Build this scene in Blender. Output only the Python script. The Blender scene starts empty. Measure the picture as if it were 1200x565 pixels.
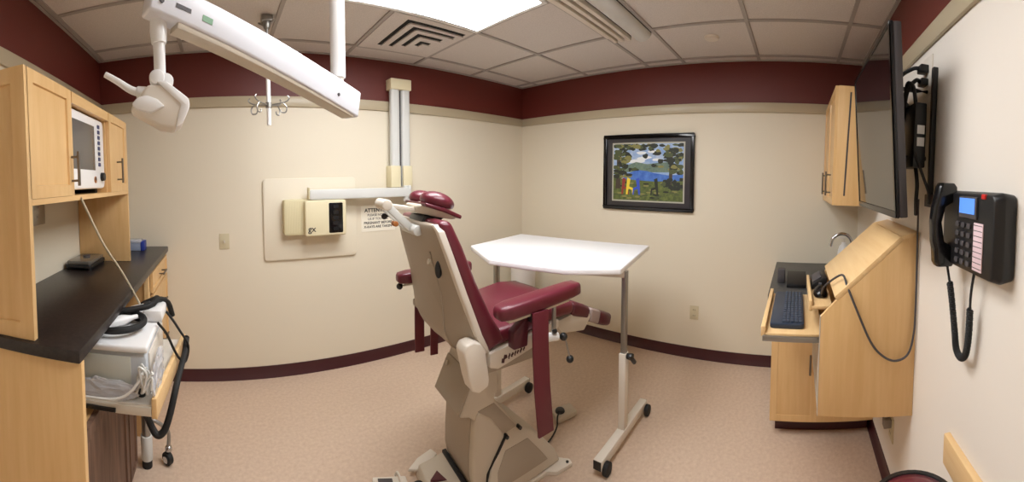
import bpy, bmesh, math, random
from mathutils import Vector, Matrix
random.seed(7)
S = bpy.context.scene
COL = S.collection
PI = math.pi

# ------------------------------------------------------------------ room size
XB, YA, YC, XD, HC = 2.919, 2.720, -0.490, -0.893, 2.440
CZ = 1.4865

# ------------------------------------------------------------------ materials
def lin(c):
    return tuple(((v / 255) / 12.92 if v / 255 <= 0.04045 else ((v / 255 + 0.055) / 1.055) ** 2.4) for v in c) + (1,)

MATS = {}
def mat(name, rgb, rough=0.5, metal=0.0, ior=1.5, var=0.0, scale=20, bump=0.0, bscale=200, stretch=None, rgb2=None,
        emit=0.0, trans=0.0, coat=0.0, spec=0.5, alpha=1.0):
    if name in MATS: return MATS[name]
    m = bpy.data.materials.new(name); m.use_nodes = True
    nt = m.node_tree; N = nt.nodes; L = nt.links
    b = N['Principled BSDF']
    b.inputs['Base Color'].default_value = lin(rgb)
    b.inputs['Roughness'].default_value = rough
    b.inputs['Metallic'].default_value = metal
    b.inputs['IOR'].default_value = ior
    b.inputs['Specular IOR Level'].default_value = spec
    b.inputs['Coat Weight'].default_value = coat
    b.inputs['Transmission Weight'].default_value = trans
    b.inputs['Alpha'].default_value = alpha
    if emit:
        b.inputs['Emission Color'].default_value = lin(rgb)
        b.inputs['Emission Strength'].default_value = emit
    tc = N.new('ShaderNodeTexCoord'); mp = N.new('ShaderNodeMapping')
    L.new(tc.outputs['Object'], mp.inputs['Vector'])
    if stretch: mp.inputs['Scale'].default_value = stretch
    if var > 0 or rgb2:
        n = N.new('ShaderNodeTexNoise'); n.inputs['Scale'].default_value = scale
        n.inputs['Detail'].default_value = 5; n.inputs['Roughness'].default_value = 0.6
        L.new(mp.outputs['Vector'], n.inputs['Vector'])
        r = N.new('ShaderNodeValToRGB')
        lo = rgb2 if rgb2 else tuple(v * (1 - var) for v in rgb)
        hi = rgb if rgb2 else tuple(min(255, v * (1 + var * 0.6)) for v in rgb)
        r.color_ramp.elements[0].color = lin(lo); r.color_ramp.elements[0].position = 0.3
        r.color_ramp.elements[1].color = lin(hi); r.color_ramp.elements[1].position = 0.7
        L.new(n.outputs['Fac'], r.inputs['Fac']); L.new(r.outputs['Color'], b.inputs['Base Color'])
    if bump > 0:
        n2 = N.new('ShaderNodeTexNoise'); n2.inputs['Scale'].default_value = bscale; n2.inputs['Detail'].default_value = 3
        L.new(mp.outputs['Vector'], n2.inputs['Vector'])
        bp = N.new('ShaderNodeBump'); bp.inputs['Strength'].default_value = bump; bp.inputs['Distance'].default_value = 0.002
        L.new(n2.outputs['Fac'], bp.inputs['Height']); L.new(bp.outputs['Normal'], b.inputs['Normal'])
    MATS[name] = m
    return m

M_WALL = mat('cream wall paint', (224, 215, 195), 0.55, bump=0.12, bscale=90)
M_WALLR = mat('brightened wall paint', (231, 224, 214), 0.5, bump=0.12, bscale=90)  # cream paint with the right wall's extra brightness put into its colour
M_MAROON = mat('maroon wall paint', (100, 37, 29), 0.5, bump=0.15, bscale=90)
M_TRIM = mat('taupe rail', (184, 171, 145), 0.32)
M_BASE = mat('burgundy cove base', (64, 24, 30), 0.35)
M_FLOOR = mat('speckled sheet vinyl', (210, 188, 167), 0.42, rgb2=(194, 169, 148), scale=48, bump=0.05)
M_TILE = mat('acoustic tile', (220, 213, 208), 0.9, rgb2=(202, 195, 190), scale=150, bump=0.5, bscale=260)
M_GRID = mat('shaded ceiling grid', (168, 161, 156), 0.6)  # bar grey darkened to stand in for shadow in the tile gaps
M_MAPLE = mat('maple veneer', (226, 188, 134), 0.42, rgb2=(216, 175, 118), scale=4, stretch=(9, 9, 0.7), coat=0.12)
M_MAPLEH = mat('maple horizontal', (226, 188, 134), 0.42, rgb2=(216, 175, 118), scale=4, stretch=(9, 0.7, 9), coat=0.12)
M_MAPLEX = mat('maple edge', (232, 198, 146), 0.45, rgb2=(224, 186, 132), scale=5, stretch=(0.7, 9, 9), coat=0.1)
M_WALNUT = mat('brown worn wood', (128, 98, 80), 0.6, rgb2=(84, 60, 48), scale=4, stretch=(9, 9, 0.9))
M_COUNTER = mat('dark counter laminate', (52, 44, 42), 0.32, rgb2=(30, 26, 26), scale=60)
M_COUNTERG = mat('grey counter laminate', (74, 74, 72), 0.4, rgb2=(56, 56, 56), scale=60)
M_VINYL = mat('burgundy vinyl', (98, 29, 44), 0.34, bump=0.06, bscale=350, coat=0.1)
M_VINYLD = mat('dark burgundy vinyl', (80, 24, 36), 0.4, bump=0.06, bscale=350)
M_STRAP = mat('burgundy strap', (100, 26, 42), 0.5, bump=0.2, bscale=500)
M_TAN = mat('tan plastic', (166, 154, 138), 0.48, bump=0.03, bscale=300)
M_TANL = mat('light tan plastic', (200, 190, 174), 0.45)
M_OFFW = mat('offwhite plastic', (222, 214, 202), 0.4)
M_CREAMP = mat('cream plastic', (222, 212, 178), 0.45)
M_CREAMD = mat('cream plastic deeper', (208, 198, 160), 0.45)
M_WHITE = mat('white enamel', (238, 238, 238), 0.3)
M_WHITEM = mat('white laminate', (240, 240, 242), 0.35)
M_ALU = mat('pale aluminium', (208, 209, 206), 0.38)
M_CHROME = mat('chrome', (200, 200, 202), 0.18, metal=1.0)
M_STEEL = mat('brushed steel', (160, 158, 154), 0.35, metal=0.9)
M_NICKEL = mat('satin nickel', (122, 114, 104), 0.35, metal=0.85)
M_BLACK = mat('black plastic', (22, 22, 24), 0.4)
M_BLACKG = mat('gloss black plastic', (14, 14, 16), 0.18)
M_RUBBER = mat('black rubber', (20, 20, 21), 0.65)
M_SCREEN = mat('tv glass', (10, 10, 12), 0.05, ior=2.9)
M_DARKSLOT = mat('dark slot', (12, 11, 11), 0.8)
M_LAMP = mat('lit diffuser', (250, 251, 252), 0.5, emit=9.5)
M_LCDB = mat('blue lcd', (80, 130, 220), 0.3, emit=0.45)
M_LCDG = mat('grey lcd', (104, 100, 96), 0.25)
M_NAVY = mat('navy buttons', (36, 46, 96), 0.4)
M_KEYB = mat('blue black keyboard', (40, 52, 70), 0.45)
M_KEYC = mat('key caps', (54, 66, 84), 0.5)
M_PINK = mat('label strip', (226, 200, 206), 0.5)
M_RED = mat('red lens', (196, 40, 36), 0.3)
M_PAPER = mat('paper', (236, 230, 214), 0.7)
M_INK = mat('ink', (58, 56, 52), 0.7)
M_CLEAR = mat('clear plastic film', (240, 242, 248), 0.08, trans=0.35, alpha=0.62)
M_TUBE = mat('clear tubing', (240, 240, 236), 0.2, trans=0.3)
M_BLUE = mat('blue plastic', (40, 60, 150), 0.4)
M_PALEBLUE = mat('pale blue plastic', (168, 182, 210), 0.3, trans=0.3)
M_GREYBLUE = mat('grey blue casing', (190, 196, 202), 0.45)
M_CORD = mat('ivory cord', (196, 184, 158), 0.5)
M_ORANGE = mat('amber knob', (170, 104, 50), 0.5)
M_GREENL = mat('green sticker', (120, 160, 130), 0.6)
M_GREYL = mat('grey label', (70, 66, 68), 0.6)
M_PLATE = mat('almond plate', (204, 194, 164), 0.45)

# ------------------------------------------------------------------ mesh helpers
def box(bm, lo, hi, mi=0):
    x0, y0, z0 = lo; x1, y1, z1 = hi
    if x0 > x1: x0, x1 = x1, x0
    if y0 > y1: y0, y1 = y1, y0
    if z0 > z1: z0, z1 = z1, z0
    v = [bm.verts.new(p) for p in ((x0,y0,z0),(x1,y0,z0),(x1,y1,z0),(x0,y1,z0),(x0,y0,z1),(x1,y0,z1),(x1,y1,z1),(x0,y1,z1))]
    fs = []
    for f in ((0,3,2,1),(4,5,6,7),(0,1,5,4),(1,2,6,5),(2,3,7,6),(3,0,4,7)):
        q = bm.faces.new([v[i] for i in f]); q.material_index = mi; fs.append(q)
    return fs

def frame_of(d):
    d = Vector(d).normalized()
    a = Vector((0,0,1)) if abs(d.z) < 0.9 else Vector((1,0,0))
    s = d.cross(a).normalized(); t = s.cross(d).normalized()
    return s, t

def cyl(bm, p0, p1, r0, r1=None, seg=20, caps=True, mi=0):
    if r1 is None: r1 = r0
    p0 = Vector(p0); p1 = Vector(p1); s, t = frame_of(p1 - p0)
    rings = []
    for p, r in ((p0, r0), (p1, r1)):
        rings.append([bm.verts.new(p + s*(r*math.cos(2*PI*k/seg)) + t*(r*math.sin(2*PI*k/seg))) for k in range(seg)])
    for k in range(seg):
        f = bm.faces.new((rings[0][k], rings[1][k], rings[1][(k+1)%seg], rings[0][(k+1)%seg])); f.material_index = mi
    if caps:
        f = bm.faces.new(rings[0]); f.material_index = mi
        f = bm.faces.new(rings[1][::-1]); f.material_index = mi

def spline(pts, n=8):
    pts = [Vector(p) for p in pts]; out = []
    for i in range(len(pts)-1):
        p0 = pts[max(i-1,0)]; p1 = pts[i]; p2 = pts[i+1]; p3 = pts[min(i+2,len(pts)-1)]
        for k in range(n):
            t = k/n
            out.append(0.5*((2*p1)+(p2-p0)*t+(2*p0-5*p1+4*p2-p3)*t*t+(3*p1-p0-3*p2+p3)*t**3))
    out.append(pts[-1]); return out

def tube(bm, pts, r, seg=10, smooth=6, mi=0, rs=None):
    P = spline(pts, smooth) if smooth > 1 else [Vector(p) for p in pts]
    rings = []; s = None
    for i, p in enumerate(P):
        d = (P[min(i+1,len(P)-1)] - P[max(i-1,0)])
        if d.length < 1e-9: d = Vector((0,0,1))
        d.normalize()
        if s is None: s, t = frame_of(d)
        else:
            s = (s - d*s.dot(d)).normalized(); t = d.cross(s)
        rr = r if rs is None else rs[0] + (rs[1]-rs[0])*i/(len(P)-1)
        rings.append([bm.verts.new(p + s*(rr*math.cos(2*PI*k/seg)) + t*(rr*math.sin(2*PI*k/seg))) for k in range(seg)])
    for a, b in zip(rings, rings[1:]):
        for k in range(seg):
            f = bm.faces.new((a[k], b[k], b[(k+1)%seg], a[(k+1)%seg])); f.material_index = mi
    bm.faces.new(rings[0][::-1]).material_index = mi; bm.faces.new(rings[-1]).material_index = mi

def loft(bm, rings, closed=True, mi=0):
    R = [[bm.verts.new(p) for p in r] for r in rings]; n = len(R[0])
    for a, b in zip(R, R[1:]):
        for k in range(n):
            f = bm.faces.new((a[k], b[k], b[(k+1)%n], a[(k+1)%n])); f.material_index = mi
    if closed:
        bm.faces.new(R[0]).material_index = mi; bm.faces.new(R[-1][::-1]).material_index = mi
    return R

def prism(bm, poly, axis, a, b, mi=0):
    """poly: 2-D points in the plane across the axis (x: (y,z), y: (x,z), z: (x,y))"""
    def P(q, h):
        return {'x': (h, q[0], q[1]), 'y': (q[0], h, q[1]), 'z': (q[0], q[1], h)}[axis]
    A = [bm.verts.new(P(q, a)) for q in poly]; B = [bm.verts.new(P(q, b)) for q in poly]; n = len(poly)
    fs = [bm.faces.new(A), bm.faces.new(B[::-1])]
    for k in range(n): fs.append(bm.faces.new((A[k], B[k], B[(k+1)%n], A[(k+1)%n])))
    for f in fs: f.material_index = mi
    return fs

def sphere(bm, c, r, sx=1, sy=1, sz=1, u=20, v=12, mi=0):
    c = Vector(c)
    m = Matrix.Translation(c) @ Matrix.Diagonal((sx, sy, sz, 1))
    g = bmesh.ops.create_uvsphere(bm, u_segments=u, v_segments=v, radius=r, matrix=m)
    for vv in g['verts']:
        for f in vv.link_faces: f.material_index = mi

def rrect(w0, w1, h0, h1, r, n=5):
    out = []
    for cx, cy, a in ((w1-r,h1-r,0),(w0+r,h1-r,90),(w0+r,h0+r,180),(w1-r,h0+r,270)):
        for k in range(n+1):
            t = math.radians(a + 90*k/n); out.append((cx + r*math.cos(t), cy + r*math.sin(t)))
    return out

def new(): return bmesh.new()

ROOTM = {}
def obj(name, bm, m, parent=None, bevel=0.0, seg=2, smooth=True, local=False, angle=35):
    bmesh.ops.remove_doubles(bm, verts=bm.verts, dist=1e-6)
    bmesh.ops.recalc_face_normals(bm, faces=bm.faces)
    if bevel > 0:
        es = [e for e in bm.edges if len(e.link_faces) == 2 and e.calc_face_angle(0) > math.radians(30)]
        bmesh.ops.bevel(bm, geom=es, offset=bevel, segments=seg, profile=0.5, affect='EDGES', clamp_overlap=True)
    root = parent
    while root is not None and root.parent is not None: root = root.parent
    if root is not None and not local and root.name in ROOTM:
        bm.transform(ROOTM[root.name].inverted())
    for f in bm.faces: f.smooth = smooth
    for e in bm.edges:
        if len(e.link_faces) == 2: e.smooth = e.calc_face_angle(0) < math.radians(angle)
    me = bpy.data.meshes.new(name); bm.to_mesh(me); bm.free()
    for mm in (m if isinstance(m, (list, tuple)) else [m]): me.materials.append(mm)
    o = bpy.data.objects.new(name, me); COL.objects.link(o)
    if parent is not None: o.parent = parent
    return o

def tag(o, label, cat, group=None, kind=None):
    o['label'] = label; o['category'] = cat
    if group: o['group'] = group
    if kind: o['kind'] = kind
    return o

def thing(name, label, cat, loc=(0,0,0), rz=0.0, group=None):
    o = bpy.data.objects.new(name, None); COL.objects.link(o)
    o.empty_display_size = 0.1; o.location = loc; o.rotation_euler = (0,0,rz)
    ROOTM[o.name] = Matrix.Translation(Vector(loc)) @ Matrix.Rotation(rz, 4, 'Z')
    return tag(o, label, cat, group)

def struct(name, bm, m, **k):
    o = obj(name, bm, m, **k); o['kind'] = 'structure'; return o

def text_bm(s, size, extrude=0.0006, align='CENTER', bold=0.0):
    cu = bpy.data.curves.new('lettering', 'FONT'); cu.body = s; cu.size = size; cu.extrude = extrude
    cu.align_x = align; cu.align_y = 'CENTER'; cu.offset = bold; cu.resolution_u = 3
    o = bpy.data.objects.new('lettering', cu); COL.objects.link(o)
    dg = bpy.context.evaluated_depsgraph_get()
    me = bpy.data.meshes.new_from_object(o.evaluated_get(dg))
    b = bmesh.new(); b.from_mesh(me)
    bpy.data.objects.remove(o); bpy.data.curves.remove(cu); bpy.data.meshes.remove(me)
    return b

def panel_door(bm, plane, at, a0, a1, z0, z1, thick=0.02, stile=0.055, out=1):
    """shaker door: a slab with a sunk centre panel; plane 'x' or 'y', front at `at`, facing out (+1/-1)"""
    f0 = at; b0 = at - out*thick
    fs = box(bm, (b0,a0,z0) if plane == 'x' else (a0,b0,z0), (f0,a1,z1) if plane == 'x' else (a1,f0,z1))
    i = 0 if plane == 'x' else 1
    front = max(fs, key=lambda f: f.calc_center_median()[i]*out)
    front.normal_update()
    bmesh.ops.recalc_face_normals(bm, faces=fs)
    bmesh.ops.inset_individual(bm, faces=[front], thickness=stile, depth=0)
    bmesh.ops.inset_individual(bm, faces=[front], thickness=0.003, depth=-0.008)

def bar_handle(plane, at, a, z0, z1, out=1, r=0.006, reach=0.03, vertical=True):
    bm = new()
    def P(d, s, z): return (at + out*d, s, z) if plane == 'x' else (s, at + out*d, z)
    if vertical:
        cyl(bm, P(reach, a, z0-0.02), P(reach, a, z1+0.02), r, seg=12)
        for z in (z0, z1): cyl(bm, P(-0.002, a, z), P(reach, a, z), r*0.8, seg=10)
    else:
        z = z0; h = z1
        cyl(bm, P(reach, a-h/2-0.015, z), P(reach, a+h/2+0.015, z), r, seg=12)
        for s in (a-h/2, a+h/2): cyl(bm, P(-0.002, s, z), P(reach, s, z), r*0.8, seg=10)
    return bm

# ================================================================== SETTING
T = 0.12
bm = new(); box(bm, (XD-T, YC-T, -0.1), (XB+T, YA+T, 0)); struct('floor', bm, M_FLOOR, smooth=False)
bm = new(); box(bm, (XD-T, YC-T, HC+0.008), (XB+T, YA+T, HC+0.1)); struct('ceiling', bm, M_TILE, smooth=False)
TT, TB = 2.113, 2.036
def wall(name, lo, hi, m=M_WALL):
    bm = new()
    box(bm, (lo[0], lo[1], 0.0), (hi[0], hi[1], TT-0.03), 0); box(bm, (lo[0], lo[1], TT-0.03), (hi[0], hi[1], HC+0.008), 1)
    struct(name, bm, [m, M_MAROON], smooth=False)
wall('wall_left', (XD-T, YC-T), (XD, YA+T))
wall('wall_front', (XD, YA), (XB, YA+T))
wall('wall_back', (XB, YC-T), (XB+T, YA+T))
wall('wall_right', (XD, YC-T), (XB, YC), M_WALLR)
def rail(name, lo, hi):
    bm = new(); box(bm, lo, hi); struct(name, bm, M_TRIM, bevel=0.003)
rail('trim_1', (XD, YC, TB), (XD+0.016, YA, TT))
rail('trim_2', (XD+0.016, YA-0.016, TB), (XB-0.016, YA, TT))
rail('trim_3', (XB-0.016, YC, TB), (XB, YA, TT))
rail('trim_4', (XD+0.016, YC, TB), (XB-0.016, YC+0.016, TT))
def cove(name, poly_axis, a, b, at, d):
    bm = new(); h = 0.0876
    prof = [(at, 0), (at, h), (at+d*0.004, h), (at+d*0.006, 0.02), (at+d*0.02, 0.004), (at+d*0.02, 0)]
    prism(bm, prof, poly_axis, a, b); struct(name, bm, M_BASE, angle=50)
cove('baseboard_left', 'y', YC, YA, XD, 1)
cove('baseboard_front', 'x', XD+0.02, XB-0.02, YA, -1)
cove('baseboard_back', 'y', YC, YA, XB, -1)
cove('baseboard_right', 'x', XD+0.02, XB-0.02, YC, 1)
# ceiling grid bars, tile edges at these lines
GX = [-0.855, -0.245, 0.365, 0.975, 1.585, 2.195, 2.805]
GY = [-0.280, 0.335, 0.945, 1.270, 1.885, 2.495]
bm = new(); w = 0.012
for x in GX: box(bm, (x-w, YC, HC-0.001), (x+w, YA, HC+0.012))
for y in GY: box(bm, (XD, y-w, HC-0.0004), (XB, y+w, HC+0.012))
for lo, hi in (((XD, YC),(XD+0.02, YA)), ((XB-0.02, YC),(XB, YA)), ((XD, YC),(XB, YC+0.02)), ((XD, YA-0.02),(XB, YA))):
    box(bm, (lo[0], lo[1], HC-0.0008), (hi[0], hi[1], HC+0.012))
struct('trim_5', bm, M_GRID, smooth=False)

# ================================================================== CEILING FITTINGS
M_LAMP2 = mat('lit diffuser weaker tubes', (250, 251, 252), 0.5, emit=7.5)
def troffer(y0, y1, label, group=None, lamp=M_LAMP):
    x0, x1 = 0.365+w, 1.585-w
    t = thing('ceiling_light', label, 'ceiling light', ((x0+x1)/2, (y0+y1)/2, HC-0.012), 0, group)
    bm = new(); y0 += w; y1 -= w; f = 0.022
    for lo, hi in (((x0,y0),(x1,y0+f)), ((x0,y1-f),(x1,y1)), ((x0,y0+f),(x0+f,y1-f)), ((x1-f,y0+f),(x1,y1-f))):
        box(bm, (lo[0],lo[1],HC-0.010), (hi[0],hi[1],HC+0.006))
    obj('frame', bm, M_WHITE, t)
    bm = new(); box(bm, (x0+f, y0+f, HC-0.004), (x1-f, y1-f, HC+0.004)); obj('diffuser', bm, lamp, t, smooth=False)
troffer(1.270, 1.885, 'bright white lit rectangular ceiling panel beside the square air vent', 'lit ceiling panels')
troffer(0.335, 0.945, 'lit rectangular ceiling panel overhead, on the near side of the slotted bar diffuser', 'lit ceiling panels', M_LAMP2)

t = thing('ceiling_vent', 'square ceiling air vent with nested dark L shaped slots', 'air vent', (1.28, 2.19, HC-0.02))
bm = new(); box(bm, (0.99, 1.90, HC-0.003), (1.57, 2.48, HC+0.006)); obj('face_panel', bm, M_TILE, t)
CR = [((1.105,1.950),2.395,1.540), ((1.188,2.020),2.385,1.510), ((1.270,2.112),2.345,1.468), ((1.352,2.215),2.300,1.437)]
for (cx, cy), ye, xe in CR:
    bm = new(); q = 0.034
    prism(bm, [(cx,cy),(xe,cy),(xe,cy+q),(cx+q,cy+q),(cx+q,ye),(cx,ye)], 'z', HC-0.0045, HC-0.003)
    obj('slot', bm, M_DARKSLOT, t, smooth=False)
    bm = new(); g = q+0.004
    prism(bm, [(cx+q-0.006,HC-0.004),(cx+q+0.036,HC-0.003),(cx+q+0.036,HC-0.006),(cx+q-0.006,HC-0.013)], 'y', cy+g, ye) 
    prism(bm, [(cy+q-0.006,HC-0.004),(cy+q+0.036,HC-0.003),(cy+q+0.036,HC-0.006),(cy+q-0.006,HC-0.013)], 'x', cx+q, xe)
    obj('louver', bm, M_TILE, t, smooth=False)

t = thing('slot_diffuser', 'long white slotted bar diffuser across the ceiling right of the lit panel', 'air diffuser', (1.6, 1.108, HC-0.03))
x0, x1 = 0.99, 2.235
bm = new(); box(bm, (x0, 0.955, HC-0.004), (x1-0.01, 1.262, HC+0.006)); obj('back_plate', bm, M_DARKSLOT, t)
for ya, yb, d in ((1.246,1.264,0.012), (1.205,1.232,0.030), (1.155,1.183,0.030), (1.104,1.132,0.030)):
    bm = new(); box(bm, (x0, ya, HC-d), (x1-(0.045 if d<0.02 else 0), yb, HC)); obj('slat', bm, M_OFFW, t, bevel=0.004)
bm = new()
prism(bm, [(0.958,HC)]+[(1.02-0.062*math.cos(a), HC-0.05*math.sin(a)) for a in [PI*k/10 for k in range(11)]]+[(1.082,HC)], 'x', x0, x1)
obj('rounded_bar', bm, M_ALU, t)

bm = new(); cyl(bm, (2.428,0.604,HC+0.008), (2.428,0.604,HC-0.006), 0.052, 0.045, 28)
tag(obj('sprinkler_cover', bm, M_OFFW, None), 'small round white cover flush in a ceiling tile', 'sprinkler cover')

# IV drop rod
t = thing('hanging_rod', 'white rod with wire hooks hanging from the ceiling behind the lamp arm', 'hanging rod', (0.297, 2.15, 1.81))
bm = new(); box(bm, (0.265,2.125,HC-0.03), (0.33,2.175,HC+0.002)); cyl(bm, (0.297,2.15,HC-0.07), (0.297,2.15,HC-0.03), 0.018, 0.026)
for s in (-1,1): cyl(bm, (0.297,2.15,HC-0.055), (0.297+s*0.045,2.15-s*0.03,HC-0.025), 0.008, 0.006, 10)
obj('ceiling_trolley', bm, M_STEEL, t, bevel=0.003)
bm = new(); cyl(bm, (0.297,2.15,2.13), (0.297,2.15,HC-0.06), 0.008); obj('upper_rod', bm, M_STEEL, t)
bm = new(); cyl(bm, (0.297,2.15,1.812), (0.297,2.15,2.16), 0.0125); obj('lower_rod', bm, M_WHITE, t, bevel=0.003)
bm = new(); cyl(bm, (0.297,2.15,1.915), (0.297,2.15,1.945), 0.018); obj('hook_collar', bm, M_STEEL, t)
for k, (dx, dy) in enumerate(((-1,0.35),(1,-0.35),(0.75,0.65),(-0.75,-0.65))):
    bm = new(); L = 0.105
    P = [(0.297,2.15,1.93), (0.297+dx*L*0.5,2.15+dy*L*0.5,1.936), (0.297+dx*L*0.92,2.15+dy*L*0.92,1.945),
         (0.297+dx*L*1.1,2.15+dy*L*1.1,1.965), (0.297+dx*L*1.0,2.15+dy*L*1.0,1.978)]
    tube(bm, P, 0.004, 8)
    P = [(0.297+dx*L*0.75,2.15+dy*L*0.75,1.94), (0.297+dx*L*0.95,2.15+dy*L*0.95,1.915), (0.297+dx*L*0.9,2.15+dy*L*0.9,1.885), (0.297+dx*L*0.68,2.15+dy*L*0.68,1.885), (0.297+dx*L*0.62,2.15+dy*L*0.62,1.902)]
    tube(bm, P, 0.004, 8); obj('hook', bm, M_STEEL, t)

# ================================================================== EXAM LIGHT
t = thing('exam_light', 'white ceiling mounted examination lamp on a long slanting box arm', 'examination lamp', (0.384, 1.137, HC))
bm = new(); cyl(bm, (0.384,1.137,1.815), (0.384,1.137,HC), 0.0245, seg=28); obj('ceiling_pole', bm, M_WHITE, t)
bm = new(); cyl(bm, (0.384,1.137,1.775), (0.384,1.137,1.83), 0.018, seg=24); obj('pole_joint', bm, M_OFFW, t)
A0 = Vector((0.436, 1.140, 1.727)); A1 = Vector((-0.140, 0.766, 1.878))
d = (A1-A0).normalized(); side = d.cross(Vector((0,0,1))).normalized(); up = side.cross(d).normalized()
def armbox(bm, s0, s1, w0, w1, h0, h1, drop=0):
    R = []
    for s, ww, hh in ((s0,w0,h0),(s1,w1,h1)):
        c = A0 + (A1-A0)*s + up*drop
        R.append([c+side*a*ww/2+up*b*hh/2 for a,b in ((-1,-1),(1,-1),(1,1),(-1,1))])
    loft(bm, R)
bm = new(); armbox(bm, 0, 1, 0.056, 0.050, 0.086, 0.070); obj('arm', bm, mat('cool white enamel', (224, 226, 234), 0.35), t, bevel=0.007, seg=3)
bm = new(); armbox(bm, 0.03, 0.90, 0.046, 0.040, 0.016, 0.016, -0.041); obj('arm_underside', bm, M_TANL, t, bevel=0.003)
bm = new(); c = A0+(A1-A0)*0.86 - side*0.0375 + up*0.012
c = A0+(A1-A0)*0.86
# labels on the face turned to the camera
sg = -1 if (A0+side).xy.length > (A0-side).xy.length else 1
def armlabel(name, s, z, lw, lh, m):
    c = A0+(A1-A0)*s + side*sg*(0.0282-0.0032*s) + up*z
    bm = new(); R = []
    for k in (0, 0.0012):
        R.append([c+side*sg*k+d*a*lw/2+up*b*lh/2 for a,b in ((-1,-1),(1,-1),(1,1),(-1,1))])
    loft(bm, R); obj(name, bm, m, t)
armlabel('dark_label', 0.893, -0.006, 0.036, 0.009, M_GREYL)
armlabel('green_sticker', 0.808, -0.007, 0.026, 0.013, M_GREENL)
for s in (0.16, 0.965):
    c = A0+(A1-A0)*s + side*sg*(0.028-0.0032*s) - up*0.010
    bm = new(); cyl(bm, c - side*sg*0.004, c+side*sg*0.003, 0.005, seg=12); obj('screw', bm, M_GREYL, t)
sx, sy = -0.1225, 0.792
bm = new()
for z0, z1, r0, r1 in ((1.80,1.885,0.0165,0.0135),):
    cyl(bm, (sx,sy,1.79), (sx,sy,1.815), 0.0165, 0.019, 24); cyl(bm, (sx,sy,1.815), (sx,sy,1.845), 0.019, 0.0175, 24); cyl(bm, (sx,sy,1.845), (sx,sy,1.895), 0.0175, 0.0125, 24)
obj('stem_sleeve', bm, M_WHITE, t)
bm = new(); cyl(bm, (sx,sy,1.705), (sx,sy,1.80), 0.0128, seg=22); obj('stem', bm, M_WHITE, t)
# directions of the view-side axis for the head (its own axis lies across the stem)
hx = Vector((math.cos(math.radians(-9)), math.sin(math.radians(-9))*-1, 0)); hx = Vector((0.985, 0.17, 0)).normalized(); hy = Vector((-hx.y, hx.x, 0))
H0 = Vector((sx, sy, 1.71))
def hp(a, z, dpt=0): return H0 + hx*a + hy*dpt + Vector((0,0,z))
bm = new(); cyl(bm, hp(-0.007,0.004,-0.020), hp(-0.007,0.004,0.014), 0.0165, seg=20); cyl(bm, hp(0.012,-0.002,-0.012), hp(0.012,-0.002,0.016), 0.0165, seg=20)
cyl(bm, hp(-0.02,0.003,0), hp(0.012,0.003,0), 0.011, seg=16)
obj('swivel_joint', bm, M_WHITE, t, bevel=0.004)
bm = new(); cyl(bm, hp(0.0,-0.006), hp(0.006,-0.03), 0.012, 0.016, 18); obj('neck', bm, M_OFFW, t)
k = 0.00186
def ip(x, y): return ((x-186)*k, (90-y)*k)
prof = [ip(*q) for q in ((166,104),(172,98),(190,98),(213,117),(216,124),(208,143),(199,149),(184,146),(151,126),(153,121),(161,112))]
cxm = sum(p[0] for p in prof)/len(prof); czm = sum(p[1] for p in prof)/len(prof)
bm = new(); R = []
for dp, sc in ((-0.034,0.90),(-0.028,1.0),(0.028,1.0),(0.034,0.90)):
    R.append([hp(cxm+(a-cxm)*sc, czm+(z-czm)*sc, dp) for a,z in prof])
loft(bm, R); obj('lamp_head', bm, M_OFFW, t, bevel=0.004)
bm = new(); R = []
for dp in (-0.0440, 0.0):
    R.append([hp(*ip(*q), dp) for q in ((153,120),(160,113),(170,111),(182,116),(190,124),(174,131),(158,126))])
loft(bm, R); obj('reflector_shield', bm, M_WHITE, t, bevel=0.004)
bm = new(); R = []
for dp in (-0.037, 0.037):
    R.append([hp(*ip(*q), dp) for q in ((181,95),(192,95),(217,115),(218,124),(209,144),(201,148),(204,133),(208,121),(190,104))])
loft(bm, R); obj('top_cover', bm, M_WHITE, t, bevel=0.004)
bm = new(); tube(bm, [hp(*ip(172,104)), hp(*ip(160,102)), hp(*ip(150,98)), hp(*ip(136,88)), hp(*ip(122,79))], 0.009, 12, rs=(0.0105,0.0065))
obj('handle', bm, M_WHITE, t)
bm = new(); cyl(bm, hp(*ip(158,102)), hp(*ip(170,103)), 0.013, seg=18); obj('handle_socket', bm, M_WHITE, t, bevel=0.003)

# ================================================================== X-RAY UNIT ON THE FRONT WALL
t = thing('x_ray_control', 'cream two box x-ray control unit with black panel on a wall plate', 'x-ray control', (0.68, YA, 1.2))
bm = new(); prism(bm, rrect(0.312, 1.045, 0.888, 1.502, 0.03), 'y', YA-0.018, YA); obj('mounting_plate', bm, M_WALL, t, bevel=0.006)
bm = new(); prism(bm, rrect(0.455, 0.66, 1.082, 1.346, 0.018), 'y', YA-0.09, YA-0.018); obj('rear_box', bm, M_CREAMD, t, bevel=0.008)
bm = new()
for kx in range(14): box(bm, (0.475+kx*0.0095, YA-0.0915, 1.10), (0.478+kx*0.0095, YA-0.0895, 1.33))
obj('vent_ribs', bm, M_CREAMP, t, smooth=False)
bm = new(); prism(bm, rrect(0.602, 0.918, 1.075, 1.338, 0.018), 'y', YA-0.14, YA-0.018); obj('control_box', bm, M_CREAMP, t, bevel=0.010, seg=3)
bm = new(); prism(bm, rrect(0.781, 0.889, 1.094, 1.316, 0.008), 'y', YA-0.1425, YA-0.139); p = obj('control_panel', bm, M_BLACKG, t, bevel=0.001)
for z in (1.29, 1.245, 1.205, 1.165, 1.125):
    bm = new(); prism(bm, rrect(0.815, 0.855, z-0.012, z+0.012, 0.005), 'y', YA-0.1445, YA-0.1422); obj('button', bm, M_BLACK, p)
b = text_bm('gx', 0.062, 0.0005, 'LEFT', 0.001)
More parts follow.
